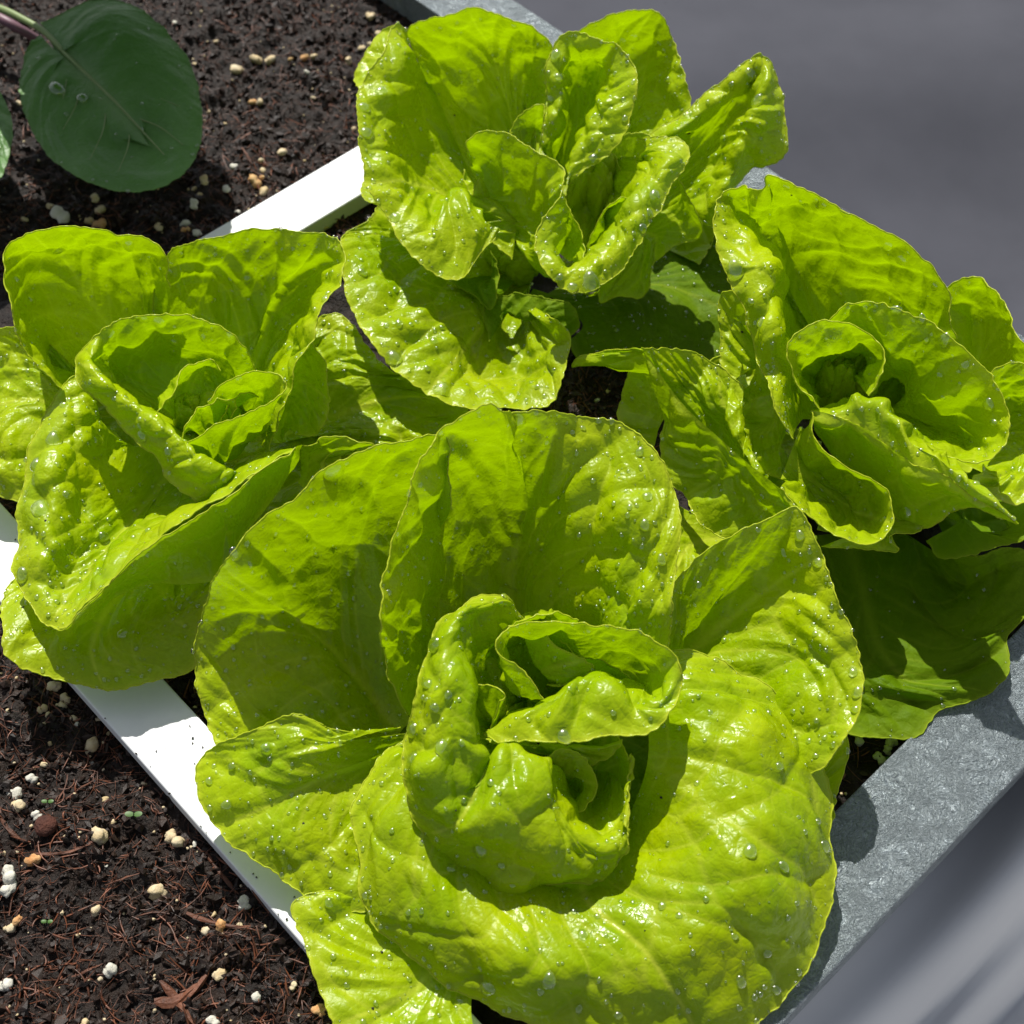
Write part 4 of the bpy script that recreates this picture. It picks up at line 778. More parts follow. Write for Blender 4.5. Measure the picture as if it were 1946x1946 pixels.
leaf(Cc, 'C', 3, [[(1000,976,8.55),(1080,993,8.85),(1200,1043,8.75),(1290,1111,8.65),(1355,1156,8.78),(1425,1193,9.03),(1500,1213,9.2),(1560,1260,9.2),(1620,1306,9.1),(1705,1353,9.05),(1797,1408,8.85)],[(1005,1010,7.8),(1085,1080,7.6),(1190,1130,7.4),(1280,1200,7.15),(1335,1260,7.12),(1390,1310,7.2),(1470,1320,7.4),(1550,1310,7.9),(1610,1325,8.3),(1700,1365,8.6),(1797,1412,8.8)],[(1010,1050,6.9),(1090,1160,6.6),(1180,1225,6.2),(1270,1290,5.9),(1310,1360,5.7),(1360,1420,5.55),(1440,1432,5.75),(1540,1365,6.85),(1600,1345,7.55),(1690,1375,8.2),(1795,1414,8.7)]], seed=742, cw=.022, ruffle=.3, rib=False)
leaf(Cc, 'C', 3, [[(1130,1420,4.4),(1160,1380,4.4)],[(1200,1440,5.6),(1280,1410,5.8),(1360,1400,5.8)],[(1040,1500,5.2),(1200,1510,5.2),(1330,1522,5.4),(1300,1470,5.7),(1420,1440,5.8),(1460,1380,6.0)]], seed=75, cw=.02, droplets=.2)
leaf(Cc, 'C', 3, [[(958,1040,7),(935,1100,6.6),(905,1180,6.4),(882,1240,6.5)],
 [(985,1050,7.3),(980,1120,6.4),(1010,1190,5.8),(1060,1240,5.5),(1100,1280,5.3),(1130,1310,5.1),(1145,1345,5),(1140,1375,5),(1110,1385,5),(1080,1375,5.1),(1050,1350,5.3),(1010,1320,5.5),(965,1280,6),(900,1250,6.5)],
 [(995,1015,8),(1005,1100,7.4),(1060,1180,7),(1130,1230,6.7),(1190,1270,6.5),(1225,1310,6.3),(1235,1360,6.1),(1220,1410,6),(1180,1445,6),(1130,1440,6),(1080,1415,6.2),(1030,1375,6.5),(960,1315,6.9),(890,1260,7.2)],
 [(1003,984,8.6),(1022,1090,8.2),(1097,1165,8),(1182,1215,7.8),(1257,1255,7.6),(1303,1305,7.4),(1312,1370,7.2),(1290,1445,7),(1235,1495,6.8),(1170,1500,6.8),(1100,1470,6.9),(1040,1420,7),(960,1350,7.3),(883,1272,7.5)]], seed=76, cw=.018, ruffle=.7)
leaf(Cc, 'C', 3, [[(700,1175,4.6),(800,1200,4)],
 [(455,905,6.2),(535,925,5.9),(610,960,5.8),(670,1010,5.8),(700,1080,5.8),(740,1140,5.8),(780,1180,5.9),(830,1230,6.2)],
 [(345,735,8.4),(440,738,7.6),(525,748,7.3),(600,775,7),(690,835,6.8),(735,885,6.5),(715,960,6.2),(720,1060,6)]], seed=77, cw=.016, amp=1.3, ruffle=.4)
leaf(Cc, 'C', 3, [[(343,738,8.3),(390,795,8.2),(430,855,8.1),(490,935,7.9),(560,1008,7.9),(640,1078,7.7),(700,1133,7.6),(780,1200,7.5),(880,1278,7.4),(955,1348,7.3)],
 [(375,800,7.4),(410,890,7),(440,990,6.4),(470,1080,6.2),(530,1170,6),(600,1240,6),(690,1300,6),(780,1330,6.1),(860,1340,6.4),(945,1352,6.9)],
 [(400,860,6.8),(425,940,6.2),(440,1005,5.6),(413,1090,5.3),(430,1200,5),(500,1310,4.8),(570,1405,4.8),(680,1468,4.8),(810,1425,5.2),(950,1358,6.6)]], seed=78, cw=.022, ruffle=.5)
leaf(Cc, 'C', 3, [[(700,900,4.5),(640,1000,4.3)],[(440,1000,5),(440,900,6),(420,830,6.8),(400,780,7.3),(380,760,7.6)],
 [(390,1118,4),(310,1060,4),(263,990,4.2),(267,900,4.8),(300,840,5.3),(316,800,5.8),(240,785,5.5),(150,795,5.1),(75,803,5),(108,768,5.5),(200,745,6.2),(340,738,7.4)]], seed=79, cw=.018, droplets=.3, amp=.7)
leaf(Cc, 'C', 3, [[(930,1020,6.5),(900,950,6.8),(860,850,7.2),(800,760,7.4)],[(880,1120,5.4),(820,1060,5.4),(770,980,5.6),(760,880,5.9)],[(890,1240,4.8),(800,1205,4.4),(715,1120,4.3),(712,1030,4.5),(705,950,4.8),(715,860,5.2),(730,780,5.8)]], seed=80, cw=.013, amp=1.6, droplets=.4)
leaf(Cc, 'C', 3, [[(900,800,4),(900,900,4)],[(760,820,4.7),(740,740,5.1),(740,660,5.6),(770,620,6)],[(700,860,4.5),(650,790,4.7),(650,670,5.3),(636,590,5.9),(660,518,6.4),(715,520,6.9),(770,600,7)]], seed=81, cw=.014, amp=1.2)
leaf(Cc, 'C', 3, [[(1450,1000,3),(1500,1040,3)],[(1570,800,5),(1600,650,5.8),(1650,600,6.2),(1700,640,6.4),(1740,720,6.3),(1760,820,6),(1740,920,5.4)],
 [(1500,820,5),(1525,640,6.6),(1522,505,7.6),(1560,468,8.1),(1625,456,8.4),(1690,505,8.6),(1745,575,8.6),(1790,655,8.6),(1860,740,8.3),(1920,860,7.4),(1900,1020,6)]], seed=82, cw=.02, amp=1.2)
leaf(Cc, 'C', 3, [[(1480,1100,3.8),(1500,1140,3.8)],[(1700,960,5.8),(1760,950,6.2),(1820,1000,6.2),(1840,1100,5.8),(1790,1200,5.6),(1700,1230,5.6)],[(1660,880,7.6),(1720,810,8.2),(1850,800,8.6),(1960,900,8.0),(2000,1080,7.0),(1940,1260,6.6),(1820,1340,6.6),(1700,1330,6.8),(1640,1290,7.2),(1627,1225,7.8),(1660,1180,8.0)]], seed=83, cw=.016, amp=1.5)
leaf(Cc, 'C', 3, [[(1450,1300,2.5),(1480,1330,2.5)],[(1550,1420,5.2),(1660,1430,5.4),(1760,1440,5.4)],[(1440,1480,5.0),(1500,1545,5.0),(1620,1530,5.2),(1720,1500,5.4),(1830,1470,5.8),(1900,1420,6.2),(1860,1340,6.6),(1700,1330,6.2)]], seed=84, mt=M_leaf_shade, cw=.018, droplets=.1)
leaf(Cc, 'C', 0, [[(1530,1020,2.0),(1700,1000,2.0)],[(1490,1180,2.4),(1600,1280,2.4),(1680,1300,2.4),(1760,1290,2.5),(1820,1240,2.6),(1850,1180,2.7),(1850,1110,2.9),(1800,1060,2.8)],[(1450,1230,2.0),(1520,1370,1.9),(1600,1395,1.9),(1680,1402,1.9),(1745,1400,2.0),(1785,1352,2.2),(1830,1337,2.4),(1869,1323,2.5),(1905,1295,2.6),(1920,1253,2.8),(1917,1210,3.0),(1946,1175,3.3),(1985,1120,3.6),(1970,1060,4.1),(1915,1040,4.4),(1860,1052,4.1),(1790,1040,3.4)]], seed=85, mt=M_leaf_shade, cw=.03, amp=1.1, droplets=.15)
leaf(Cc, 'C', 0, [[(1380,1000,3),(1420,1020,3)],[(1290,960,3.6),(1320,1040,3.6),(1400,1090,3.4)],[(1250,900,3.8),(1258,1000,4.2),(1285,1110,4),(1360,1180,3.5),(1480,1180,3)]], seed=86, mt=M_leaf, cw=.018, droplets=.1)

def heart(root, V, cx, cy, z, rx, ry, rz, seed, n=5):
    """tight heart: crumpled overlapping blistered leaves"""
    v0, f0 = I5
    rg = np.random.default_rng(seed); s_ = VIEWS[V][0]; c = vp(V, (cx, cy, z)); sc = np.linalg.norm(c - CAM) / FPX * s_
    for k in range(n):
        a = k * 2.4 + seed; off = np.array([math.cos(a) * rx * .55, math.sin(a) * ry * .55, rg.uniform(-.004, .004) / sc]) * sc * (0 if k == 0 else 1)
        v = v0.copy(); pc = rg.normal(size=(11, 3)); pc /= np.linalg.norm(pc, axis=1)[:, None]
        d_ = np.sort(np.linalg.norm(v[:, None] - pc[None], axis=2), axis=1); ed = (d_[:, 1] - d_[:, 0])
        r_ = 1 + .16 * (1 - np.exp(-(ed / .22) ** 1.2)) + .55 * noise(v * 1.1 + rg.uniform(0, 60)) + .10 * noise(v * 4 + rg.uniform(0, 60))
        v = v * r_[:, None] * np.array([rx * sc * rg.uniform(.4, .7), ry * sc * rg.uniform(.4, .7), rz * .01 * rg.uniform(.7, 1.1)])
        th = rg.uniform(0, 3.1); R = np.array([[math.cos(th), -math.sin(th), 0], [math.sin(th), math.cos(th), 0], [0, 0, 1]])
        o = link('heart_leaf', v @ R.T + c + off, f0, M_leaf, root)
        attr(o, 'vein', np.exp(-(ed / .03) ** 2) * .5); attr(o, 'rim', np.zeros(len(v))); attr(o, 'base', np.full(len(v), .25))
I5 = ico(5)
def bowl(root, key, V, cx, cy, rx, ry, z0, z1, a0, a1, seed, mt=None):
    r_ = []
    for f_, z_ in ((.12, z0), (.55, z0 + .35 * (z1 - z0)), (1, z1)):
        r_.append([(cx + rx * f_ * math.cos(math.radians(a)), cy - ry * f_ * math.sin(math.radians(a)), z_) for a in np.linspace(a0, a1, 12)])
    leaf(root, key, V, r_, amp=1.1, cw=.02, droplets=0, seed=seed, mt=mt, rib=True)
bowl(B, 'B', 4, 1350, 1280, 620, 420, .6, 2.6, -80, 95, 201, M_leaf_shade); bowl(B, 'B', 4, 1350, 1280, 560, 420, .6, 2.2, 95, 280, 202, M_leaf_shade)
bowl(A_, 'A', 2, 800, 900, 520, 480, 1.0, 2.4, -60, 120, 203); bowl(A_, 'A', 2, 800, 900, 520, 480, 1.0, 2.4, 120, 300, 204)
bowl(D, 'D', 1, 960, 760, 520, 420, 1.4, 3.2, -30, 130, 205); bowl(D, 'D', 1, 900, 760, 480, 240, 1.2, 2.6, 130, 230, 206)
leaf(D, 'D', 1, [[(900,930,3.4),(960,940,3.4),(1040,930,3.6)],[(890,880,4.6),(960,860,4.6),(1060,840,4.9)],[(920,700,6.6),(930,640,7),(960,600,7.3),(1020,570,7.6),(1090,560,7.8),(1120,640,7.4)]], seed=207, cw=.014, droplets=.2, amp=1.2)
leaf(D, 'D', 1, [[(1000,760,3.6),(1050,800,3.6)],[(1080,640,5.4),(1120,640,5.4),(1150,680,5.4)],[(1060,560,6.6),(1130,500,7.0),(1210,490,7.2),(1260,540,7),(1200,640,6.6)]], seed=208, cw=.014, droplets=.2)
leaf(D, 'D', 1, [[(860,900,5.2),(930,960,5.0)],[(880,800,6.4),(930,870,6.2),(960,960,6)],[(900,690,8.6),(935,770,8.2),(985,900,7.4),(990,990,7)]], seed=209, cw=.012, droplets=.3)
bowl(Cc, 'C', 3, 1120, 1020, 560, 420, 1.4, 3.0, -100, 60, 210); bowl(Cc, 'C', 3, 1120, 1020, 420, 420, 1.4, 3.4, 60, 150, 211); bowl(Cc, 'C', 3, 1050, 1050, 560, 380, 1.2, 2.6, 175, 262, 212)
leaf(B, 'B', 4, [[(1400,1500,2.6),(1470,1540,2.6)],[(1400,1360,4.2),(1480,1300,4.4),(1570,1330,4.2),(1590,1450,3.8)],[(1330,1330,5.2),(1420,1240,5.8),(1560,1230,5.6),(1625,1320,5.4),(1630,1450,4.8)]], seed=27, cw=.014, droplets=.3)
heart(D, 1, 1010, 690, 6.2, 90, 110, 2.2, 3, 5); heart(D, 1, 740, 950, 3.8, 110, 50, 1.2, 4, 4); heart(D, 1, 1120, 820, 5.6, 60, 60, 1.6, 5, 3)
heart(Cc, 3, 1120, 880, 7.0, 95, 70, 1.6, 6, 6); heart(Cc, 3, 1330, 930, 4.6, 70, 60, 1.5, 7, 2)
heart(A_, 2, 760, 800, 5.6, 90, 80, 1.2, 8, 4); heart(A_, 2, 930, 740, 6.2, 55, 35, 1.1, 9, 2)
heart(B, 4, 1400, 1020, 6.0, 90, 45, 1.1, 10, 3); heart(B, 4, 1180, 1180, 5.0, 90, 70, 1.4, 11, 4)
bowl(Cc, 'C', 3, 1420, 1260, 520, 300, 2.0, 3.2, -75, 70, 215, M_leaf_shade); bowl(Cc, 'C', 3, 830, 1010, 330, 300, 2.6, 4.2, 0, 190, 213); bowl(Cc, 'C', 3, 830, 1010, 300, 300, 2.6, 4.0, 180, 300, 214)
# ---- dark brassica leaves, top left
K_ = empty('brassica_seedling', 'dark green brassica plant in the top left corner with an oval shaded leaf', 'brassica plant')
o7 = [(215,125,5.2),(300,85,5.5),(370,45,5.7),(450,8,5.9),(560,-5,6),(640,8,6),(730,50,6),(830,130,5.8),(920,220,5.6),(1000,340,5.3),(1035,450,5.1),(1052,560,4.9),(1057,690,4.7),(1035,800,4.5),(990,880,4.4),(940,935,4.3),(820,992,4.2),(700,1010,4.2),(580,995,4.2),(480,960,4.3),(380,910,4.4),(270,830,4.5),(210,755,4.6),(150,640,4.7),(112,520,4.9),(108,400,5),(150,260,5.1),(212,190,5.1)]
mid7 = [((x - 520) * .55 + 500, (y - 500) * .55 + 470, z - .1) for x, y, z in o7]
cen7 = [(220 + 560 * t, 160 + 600 * t, 5.0 - .5 * t) for t in np.concatenate([np.linspace(0, 1, 16), np.linspace(1, 0, 12)])]
leaf(K_, 'K', 7, [cen7, mid7, o7], mt=M_kale, amp=.55, cw=.035, crease=.35, veins=.12, rib=False, seed=91, droplets=.25, ruffle=.5)
leaf(K_, 'K', 7, [[(-420,300,5),(-400,400,5)],[(-250,300,5.3),(-180,450,5.3),(-100,620,5.2),(-150,760,5),(-260,820,5)],[(-300,180,5.4),(-100,330,5.5),(0,490,5.4),(42,560,5.3),(66,680,5.2),(50,800,5.1),(-5,930,5),(-150,1010,5),(-320,980,5)]], mt=M_kale, amp=.7, seed=92, droplets=.2)
# upper leaf of the same plant, outside the frame, that shades the lower one
def up(q): return [(x - 195, y - 1110, 14.4) for x, y in q]
leaf(K_, 'K', 7, [up([(-150,300),(-150,350)]), up([(300,50),(550,120),(700,300),(760,560),(650,800),(400,800),(100,500)]),
 up([(100,-200),(450,-180),(640,0),(705,110),(800,235),(900,300),(1015,370),(1070,700),(1000,960),(700,1090),(300,1010),(0,800),(-220,500)])], mt=M_kale, amp=.5, seed=93, droplets=0)
def stalk(parent, pts_, r0, r1, mt, name='leaf_stalk'):
    P = crom(np.array([vp(7, q_) for q_ in pts_]), np.linspace(0, 1, len(pts_)), np.linspace(0, 1, 24))
    tan = np.gradient(P, axis=0); tan /= np.linalg.norm(tan, axis=1)[:, None]
    a = np.cross(tan, [0, .3, 1.]); a /= np.linalg.norm(a, axis=1)[:, None]; b_ = np.cross(a, tan); r_ = np.linspace(r0, r1, 24)[:, None]
    V = np.stack([P + (a * math.cos(t) + b_ * math.sin(t)) * r_ for t in np.linspace(0, 2 * np.pi, 13)[:-1]], 1)
    jj = np.arange(12)[None]; kk = np.arange(23)[:, None] * 12
    return link(name, V.reshape(-1, 3), np.stack([kk + jj, kk + (jj + 1) % 12, kk + 12 + (jj + 1) % 12, kk + 12 + jj], -1).reshape(-1, 4), mt, parent)
stalk(K_, [(-420,-40,3),(-200,-10,4.6),(0,45,5.1),(120,100,5.2),(230,165,5.15),(330,265,5.0)], .0030, .0017, M_stalk)
stalk(K_, [(300,240,5.02),(450,385,4.85),(600,530,4.72),(740,680,4.6),(860,810,4.45)], .0014, .0003, M_stalk, 'midrib')
for (ax_, ay_, bx_, by_, z_) in [(330,265,640,250,5.05),(330,265,330,520,4.95),(430,370,820,420,5.0),(430,370,330,680,4.8),(560,490,950,560,4.85),(560,490,470,840,4.6),(680,610,960,760,4.65),(680,610,620,900,4.5)]:
    mx_, my_ = (ax_ + bx_) / 2 + (by_ - ay_) * .08, (ay_ + by_) / 2 - (bx_ - ax_) * .08
    stalk(K_, [(ax_, ay_, z_ - .12), (mx_, my_, z_ - .12), (bx_, by_, z_ - .1)], .00055, .00015, M_stalk, 'side_vein')
stalk(K_, [(-420,0,1.5),(-150,20,2.6),(0,95,3),(100,150,2.6),(200,210,1.4)], .0036, .0030, M_purple)
stalk(K_, [(-430,60,2),(-440,200,4),(-410,350,5)], .003, .0018, M_stalk)
stalk(K_, [(-420,0,1),(-420,-500,8),(-330,-740,14)], .003, .0018, M_stalk)
stalk(K_, [(-420,120,-.5),(-420,60,2),(-420,-20,4)], .005, .004, M_stalk, 'stem')

# seedlings in the soil
def seedling(px, py, s, lab):
    r_ = empty('seedling', lab, 'seedling', 'tiny seedlings in the soil')
    c0 = pt(px, py, 0); c0[2] = soil_at(c0) + .004
    for sg in (-1, 1):
        t = np.linspace(0, 2 * np.pi, 13)[:-1]
        e = np.stack([sg * (.0024 + .0024 * np.cos(t)), .0016 * np.sin(t), .0006 + .0004 * np.cos(t)], 1) * s
        v = np.concatenate([[[sg * .0024 * s, 0, .0008]], e]) + c0
        link('seed_leaf', v, np.array([[0, 1 + k, 1 + (k + 1) % 12] for k in range(12)]), M_leaf if False else M_seed, r_)
    v = np.array([[math.cos(a) * .0003, math.sin(a) * .0003, z] for z in (-.006, .0006) for a in np.linspace(0, 2 * np.pi, 7)[:-1]]) + c0
    link('stem', v, np.array([[k, (k + 1) % 6, 6 + (k + 1) % 6, 6 + k] for k in range(6)]), M_seed, r_)
M_seed = simple('seed_leaf', (.06, .13, .025), .5, .4)
seedling(258, 1555, .85, 'pair of green seed leaves in the soil beside the near white board')
seedling(90, 1752, .55, 'tiny seedling near the left edge in the front soil')
seedling(93, 1527, .6, 'small sprout just above the clay lump')
seedling(1703, 1433, .9, 'dim sprout in the shaded gap by the grey rim')

# ------------------------------------------------------------------ dirt specks on leaves / boards
SPK = [(1180,1520,2.6),(870,1535,2.2),(1252,1518,3),(575,1560,2.6),(722,1805,3),(712,1912,3),(1308,258,4),(868,215,2),(1500,375,2),(1222,1765,2),(245,1532,3),(290,1525,1.6),(366,1402,2.6),(322,1508,3),(1645,1310,3),(500,463,2),(82,985,2.5),(40,1150,3),(1410,630,3),(960,1130,2)]
def add_specks():
    for k, (x, y, r_) in enumerate(SPK):
        m_ = np.nonzero((np.abs(xy[:, 0] - x) < 5) & (np.abs(xy[:, 1] - y) < 5))[0]
        if k in (10, 11, 12, 13): p_ = pt(x, y, ZW + .0003); own_ = 'white board'
        elif len(m_): j_ = m_[np.argmin(dz[m_])]; p_ = allP[j_]; own_ = own[ALL[lk[j_]][0]]
        else: continue
        v, f_ = I1; rr = r_ * np.linalg.norm(p_ - CAM) / FPX
        o = link('dirt_speck', v * (1 + .3 * rng.normal(size=(len(v), 1))) * rr * [1, .8, .7] + p_, f_, M_black)
        tag(o, f'tiny black speck of dirt lying on the {own_}', 'dirt speck', f'dirt specks on the {own_}')
# ------------------------------------------------------------------ water drops
DESC = {11: 'broad back left leaf', 12: 'leaf over the white board', 13: 'tall back leaf', 14: 'right hand back leaf', 16: 'giant front leaf', 17: 'bulging inner leaf', 18: 'curled heart leaf',
 25: 'lowest leaf', 31: 'back left leaf', 32: 'outermost left leaf', 33: 'blistered back leaf', 35: 'long folded near leaf', 352: 'long folded flap', 36: 'lowest near leaf', 37: 'spiral cup leaf', 38: 'innermost cup leaf', 41: 'shaded right leaf',
 51: 'big back leaf', 52: 'left wall leaf', 54: 'back right leaf', 55: 'pointed right leaf', 56: 'tall curled centre leaf', 57: 'curved front cup leaf', 60: 'drooping front leaf', 59: 'lower right leaf', 62: 'shaded lower leaf',
 71: 'tall back leaf', 72: 'round open cup leaf', 73: 'inner round cup leaf', 74: 'ridge leaf', 742: 'sloping front leaf', 76: 'small front scoop leaf', 77: 'left lit leaf', 78: 'left sloping leaf', 79: 'hooked left leaf',
 82: 'far right back leaf', 83: 'far right leaf', 85: 'large dark lower leaf', 91: 'oval shaded leaf', 92: 'cut off left leaf'}
allP = np.concatenate([a[1].reshape(-1, 3) for a in ALL])
def proj(P):
    d = P - CAM; dz = d @ _f; return np.stack([C0 + FPX * (d @ _r) / dz, C0 - FPX * (d @ _u) / dz], 1), dz
xy, dz = proj(allP)
GZ = 4.0; W = 500
zb = np.full((W, W), 9.0)
ii = (xy / GZ).astype(int); ok = (ii >= 0).all(1) & (ii < W).all(1)
np.minimum.at(zb, (ii[ok, 1], ii[ok, 0]), dz[ok])
def cap():
    nr, ns = 7, 16; v = [(0, 0, 1.0)]; f3 = []; f4 = []
    prof = [(.30, .955), (.56, .83), (.78, .64), (.93, .38), (1.0, .08), (1.03, -.12)]
    for (rr, zz) in prof:
        for k in range(ns): a = 2 * math.pi * k / ns; v.append((rr * math.cos(a), rr * math.sin(a), zz))
    for k in range(ns): f3.append((0, 1 + k, 1 + (k + 1) % ns))
    for r_ in range(len(prof) - 1):
        for k in range(ns):
            a = 1 + r_ * ns; f4.append((a + k, a + ns + k, a + ns + (k + 1) % ns, a + (k + 1) % ns))
    return np.array(v), np.array(f3), np.array(f4)
cv, cf3, cf4 = cap()
cands = []
rg = np.random.default_rng(99)
# the photograph's larger drops: view, x, y, radius
BIG = {4: [(550,283,34),(835,1230,26),(920,920,28),(940,1290,25),(833,1330,22),(1395,1255,27),(895,1062,20),(920,1152,17),(970,1105,15),(1230,100,22),(1690,480,20),(1750,605,16),(300,1295,18),(175,1365,16),(155,1510,19),(95,1420,14),(185,590,20),(232,550,15),(818,367,14),(790,520,14),(945,145,15),(1015,92,10),(1090,1680,23),(980,1740,15),(530,1868,18),(1680,208,15),(1700,375,14),(570,775,12),(1165,1735,14),(610,655,16),(495,440,10),(655,420,11),(1640,410,10),(1625,445,9),(1460,612,9),(1380,690,9),(1015,1280,12),(885,1120,11),(245,1390,9),(255,1415,8)],
 5: [(970,1230,24),(1087,1288,18),(1233,1215,20),(1345,675,18),(1075,937,16),(1330,605,16),(1085,185,18),(1145,125,17),(1210,220,18),(788,303,16),(940,1690,19),(1030,1595,15),(1065,1717,17),(660,1425,14),(50,1712,28),(265,1690,26),(382,1525,18),(25,1235,22),(1040,742,14),(1340,735,14),(915,1532,12),(720,1458,11),(435,1460,11),(505,1808,14),(368,1785,14),(1105,1470,9),(1125,497,9),(1180,515,8),(1095,605,9),(1253,540,8),(1265,820,10),(830,240,8)],
 2: [(210,882,28),(155,1150,36),(128,973,24),(85,1408,24),(400,1260,18),(262,1098,18),(380,890,19),(435,487,20),(615,432,22),(558,420,14),(672,512,16),(925,657,18),(495,135,24),(68,258,16),(122,337,16),(958,263,17),(1255,337,16),(1400,240,16),(1520,572,27),(1705,690,28),(788,492,14),(890,492,19),(552,870,20),(650,932,16),(1290,1010,37),(910,1328,23),(955,1290,16),(475,1637,20),(245,748,14),(1570,1100,14),(260,1378,10),(325,1375,10),(180,1312,9),(420,1195,9),(345,905,10),(890,270,10),(830,170,11),(1065,440,9),(1530,305,12),(1545,430,12),(1650,610,11),(1230,1180,11),(970,1370,12)],
 1: [(880,205,18),(895,285,18),(862,365,15),(178,395,20),(190,490,22),(240,335,20),(290,800,20),(1620,370,20),(1243,717,20),(1010,1042,34),(942,1055,18),(895,1020,15),(1200,838,16),(1225,785,14),(1020,585,18),(1600,275,20),(1495,515,14),(285,1315,28),(470,1430,25),(172,1000,14),(305,1187,14),(430,1250,14),(1165,138,17),(1125,150,14),(1527,315,12),(410,1355,10),(350,1190,9),(290,1060,10),(337,1045,10),(1130,365,9),(1135,435,11),(1085,400,9),(1395,660,12),(1465,570,9),(1290,290,9),(730,100,9),(600,75,8),(1165,300,9)],
 3: [(705,435,33),(1135,203,22),(1295,345,20),(1345,395,20),(1325,590,20),(1515,703,22),(1595,803,17),(1685,950,25),(1425,622,15),(797,635,22),(765,555,15),(1705,1025,15),(1205,580,15),(905,115,13),(1045,185,12),(1475,495,14),(1360,1370,22),(340,1135,18),(365,1308,18),(830,810,13),(1225,625,10),(1310,1110,12),(1570,1240,12),(180,1020,13),(230,1022,12),(300,1348,11),(288,1382,10),(420,1552,18),(1497,840,13),(1445,708,10),(955,175,11),(1015,168,11)],
 7: [(300,470,40),(430,520,28),(350,600,12)]}
lk = np.concatenate([np.full(a[1].shape[0] * a[1].shape[1], i) for i, a in enumerate(ALL)])
loc = np.concatenate([np.arange(a[1].shape[0] * a[1].shape[1]) for a in ALL])
for V_, lst in BIG.items():
    s_, ox, oy = VIEWS[V_]
    for (x, y, r_) in lst:
        X, Y = ox + x * s_, oy + y * s_
        m_ = np.nonzero((np.abs(xy[:, 0] - X) < 6) & (np.abs(xy[:, 1] - Y) < 6))[0]
        if not len(m_): continue
        j_ = m_[dz[m_] < dz[m_].min() + .003]
        j_ = j_[np.argmin(np.hypot(xy[j_, 0] - X, xy[j_, 1] - Y))]
        li = lk[j_]; n0 = ALL[li][2].reshape(-1, 3)[loc[j_]]; sg_ = np.sign(n0 @ (CAM - allP[j_]))
        cands.append((1.12 * r_ * s_ * dz[j_] / FPX, ALL[li][0], loc[j_], li, sg_ if sg_ != 0 else 1))
NBIG = len(cands)
for li, (key, P, Nn, dens, vv_, _sd) in enumerate(ALL):
    if dens <= 0: continue
    fp = P.reshape(-1, 3); fn = Nn.reshape(-1, 3); fv = vv_.ravel()
    area = len(fp) * STEP * STEP
    k = int(area * 1e4 * 1.25 * dens) + 1
    idx = rg.integers(0, len(fp), k * 5)
    w = .18 + .82 * np.exp(-(1 - fv[idx]) / .14); idx = idx[rg.random(len(idx)) < w * .75]
    q_ = fp[idx]; pxy, pz = proj(q_)
    ij = (pxy / GZ).astype(int); g_ = (ij >= 0).all(1) & (ij < int(1946 / GZ)).all(1)
    idx, ij, pz, q_ = idx[g_], ij[g_], pz[g_], q_[g_]
    vis = pz < zb[ij[:, 1], ij[:, 0]] + .0028
    nn3 = fn[idx]; cdv = CAM - q_; cdv /= np.linalg.norm(cdv, axis=1)[:, None]
    fac = (nn3 * cdv).sum(1); sgn = np.sign(fac)
    up_ok = (nn3[:, 2] * sgn) > -.1
    for t_ in np.nonzero(vis & (np.abs(fac) > .22) & up_ok)[0][:int(k * 1.6)]:
        rr = .00035 + .0010 * rg.random() ** 2.6
        if rg.random() < .06: rr = rg.uniform(.0010, .0016)
        cands.append((rr, key, idx[t_], li, sgn[t_]))
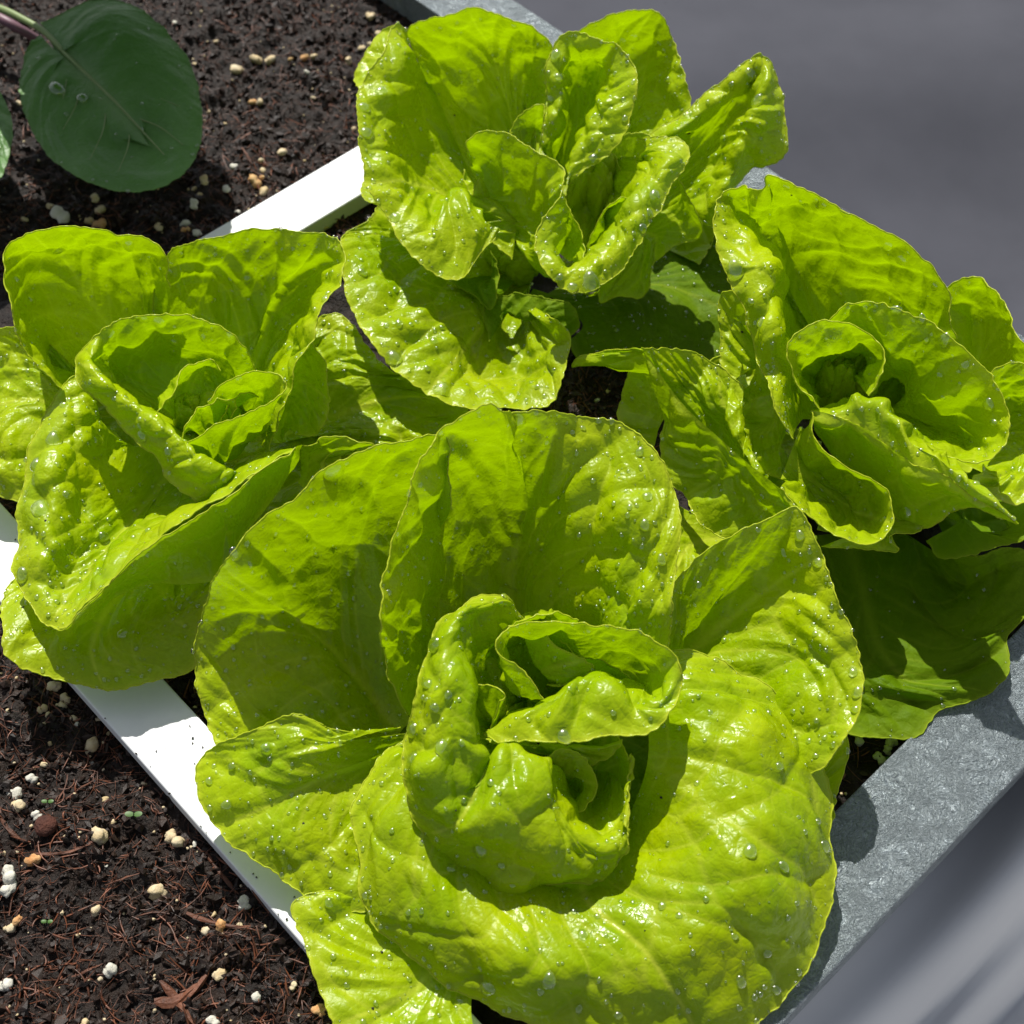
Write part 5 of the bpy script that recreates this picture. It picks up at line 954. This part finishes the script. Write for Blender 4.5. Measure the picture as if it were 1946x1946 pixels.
# keep drops apart
cands.sort(key=lambda c_: -c_[0]); kept = []; cell = {}
for c_ in cands:
    p_ = ALL[c_[3]][1].reshape(-1, 3)[c_[2]]; kx = tuple((p_ / .007).astype(int)); bad = False
    for a in (-1, 0, 1):
        for b_ in (-1, 0, 1):
            for d_ in (-1, 0, 1):
                for (pp, rr) in cell.get((kx[0] + a, kx[1] + b_, kx[2] + d_), ()):
                    if np.linalg.norm(pp - p_) < (rr + c_[0]) * 1.15: bad = True
    if not bad: cell.setdefault(kx, []).append((p_, c_[0])); kept.append(c_)
def dropverts(c_, local=False):
    rr, key, ix, li, sg = c_
    P, Nn = ALL[li][1].reshape(-1, 3), ALL[li][2].reshape(-1, 3)
    n_ = Nn[ix] * sg; p_ = P[ix]
    dn3 = np.array([0, 0, -1.]) - n_ * (-n_[2]); l = np.linalg.norm(dn3)
    a = dn3 / l if l > .05 else np.cross(n_, [1, 0, 0]); a = a / np.linalg.norm(a); b_ = np.cross(n_, a)
    st = 1 + .35 * l * rg.random(); v = cv.copy()
    th = np.arctan2(v[:, 1], v[:, 0]); wob = 1 + .10 * np.cos(2 * th + rg.uniform(0, 6)) + .06 * np.cos(3 * th + rg.uniform(0, 6))
    x = v[:, 0] * wob * st; y = v[:, 1] * wob; x = x + .12 * l * (1 - v[:, 2]) * 0
    hgt = .72 * (1 + .18 * l * np.cos(th) * (np.hypot(v[:, 0], v[:, 1])))
    return p_, a[None] * (x * rr)[:, None] + b_[None] * (y * rr)[:, None] + n_[None] * (v[:, 2] * rr * hgt)[:, None]
own = {'B': 'front lettuce', 'A': 'left lettuce', 'C': 'right lettuce', 'D': 'far lettuce', 'K': 'dark brassica plant'}
NIND = 298
add_specks()
SEEN = {}
def own_of(l_): return [v_ for v_ in own.values() if v_ in l_][0]
def where_px(p_):
    x_, y_ = proj(p_[None])[0][0]
    return ('upper' if y_ < 650 else 'middle' if y_ < 1300 else 'lower') + ' ' + ('left' if x_ < 650 else 'centre' if x_ < 1300 else 'right')
for c_ in kept[:NIND]:
    p_, v = dropverts(c_)
    o = link('water_drop', v, [cf3, cf4], M_water); o.location = p_
    sz = 'large round' if c_[0] > .0040 else 'large' if c_[0] > .0030 else 'middling' if c_[0] > .0020 else 'small' if c_[0] > .0014 else 'tiny'
    spot = 'at the edge' if ALL[c_[3]][4].ravel()[c_[2]] > .86 else 'in the middle' if ALL[c_[3]][4].ravel()[c_[2]] > .45 else 'near the base'
    wl = DESC.get(ALL[c_[3]][5], 'leaf')
    lab = f"{sz} water drop {spot} of the {own[c_[1]]}'s {wl}"
    tag(o, lab, 'water drop'); SEEN.setdefault(lab, []).append(o)
for lab, os_ in SEEN.items():
    for o in os_: o['group'] = 'water drops on the ' + own_of(lab) if len(os_) == 1 else lab.replace('water drop', 'water drops')
rest = kept[NIND:]
if rest:
    vs = []; f3 = []; f4 = []
    for k, c_ in enumerate(rest):
        p_, v = dropverts(c_); vs.append(v + p_); f3.append(cf3 + k * len(cv)); f4.append(cf4 + k * len(cv))
    o = link('water_droplets', np.concatenate(vs), [np.concatenate(f3), np.concatenate(f4)], M_water)
    tag(o, 'fine spray of tiny water droplets over the lettuce leaves', 'water droplets', kind='stuff')
print('drops', len(kept), 'leaf verts', len(allP))
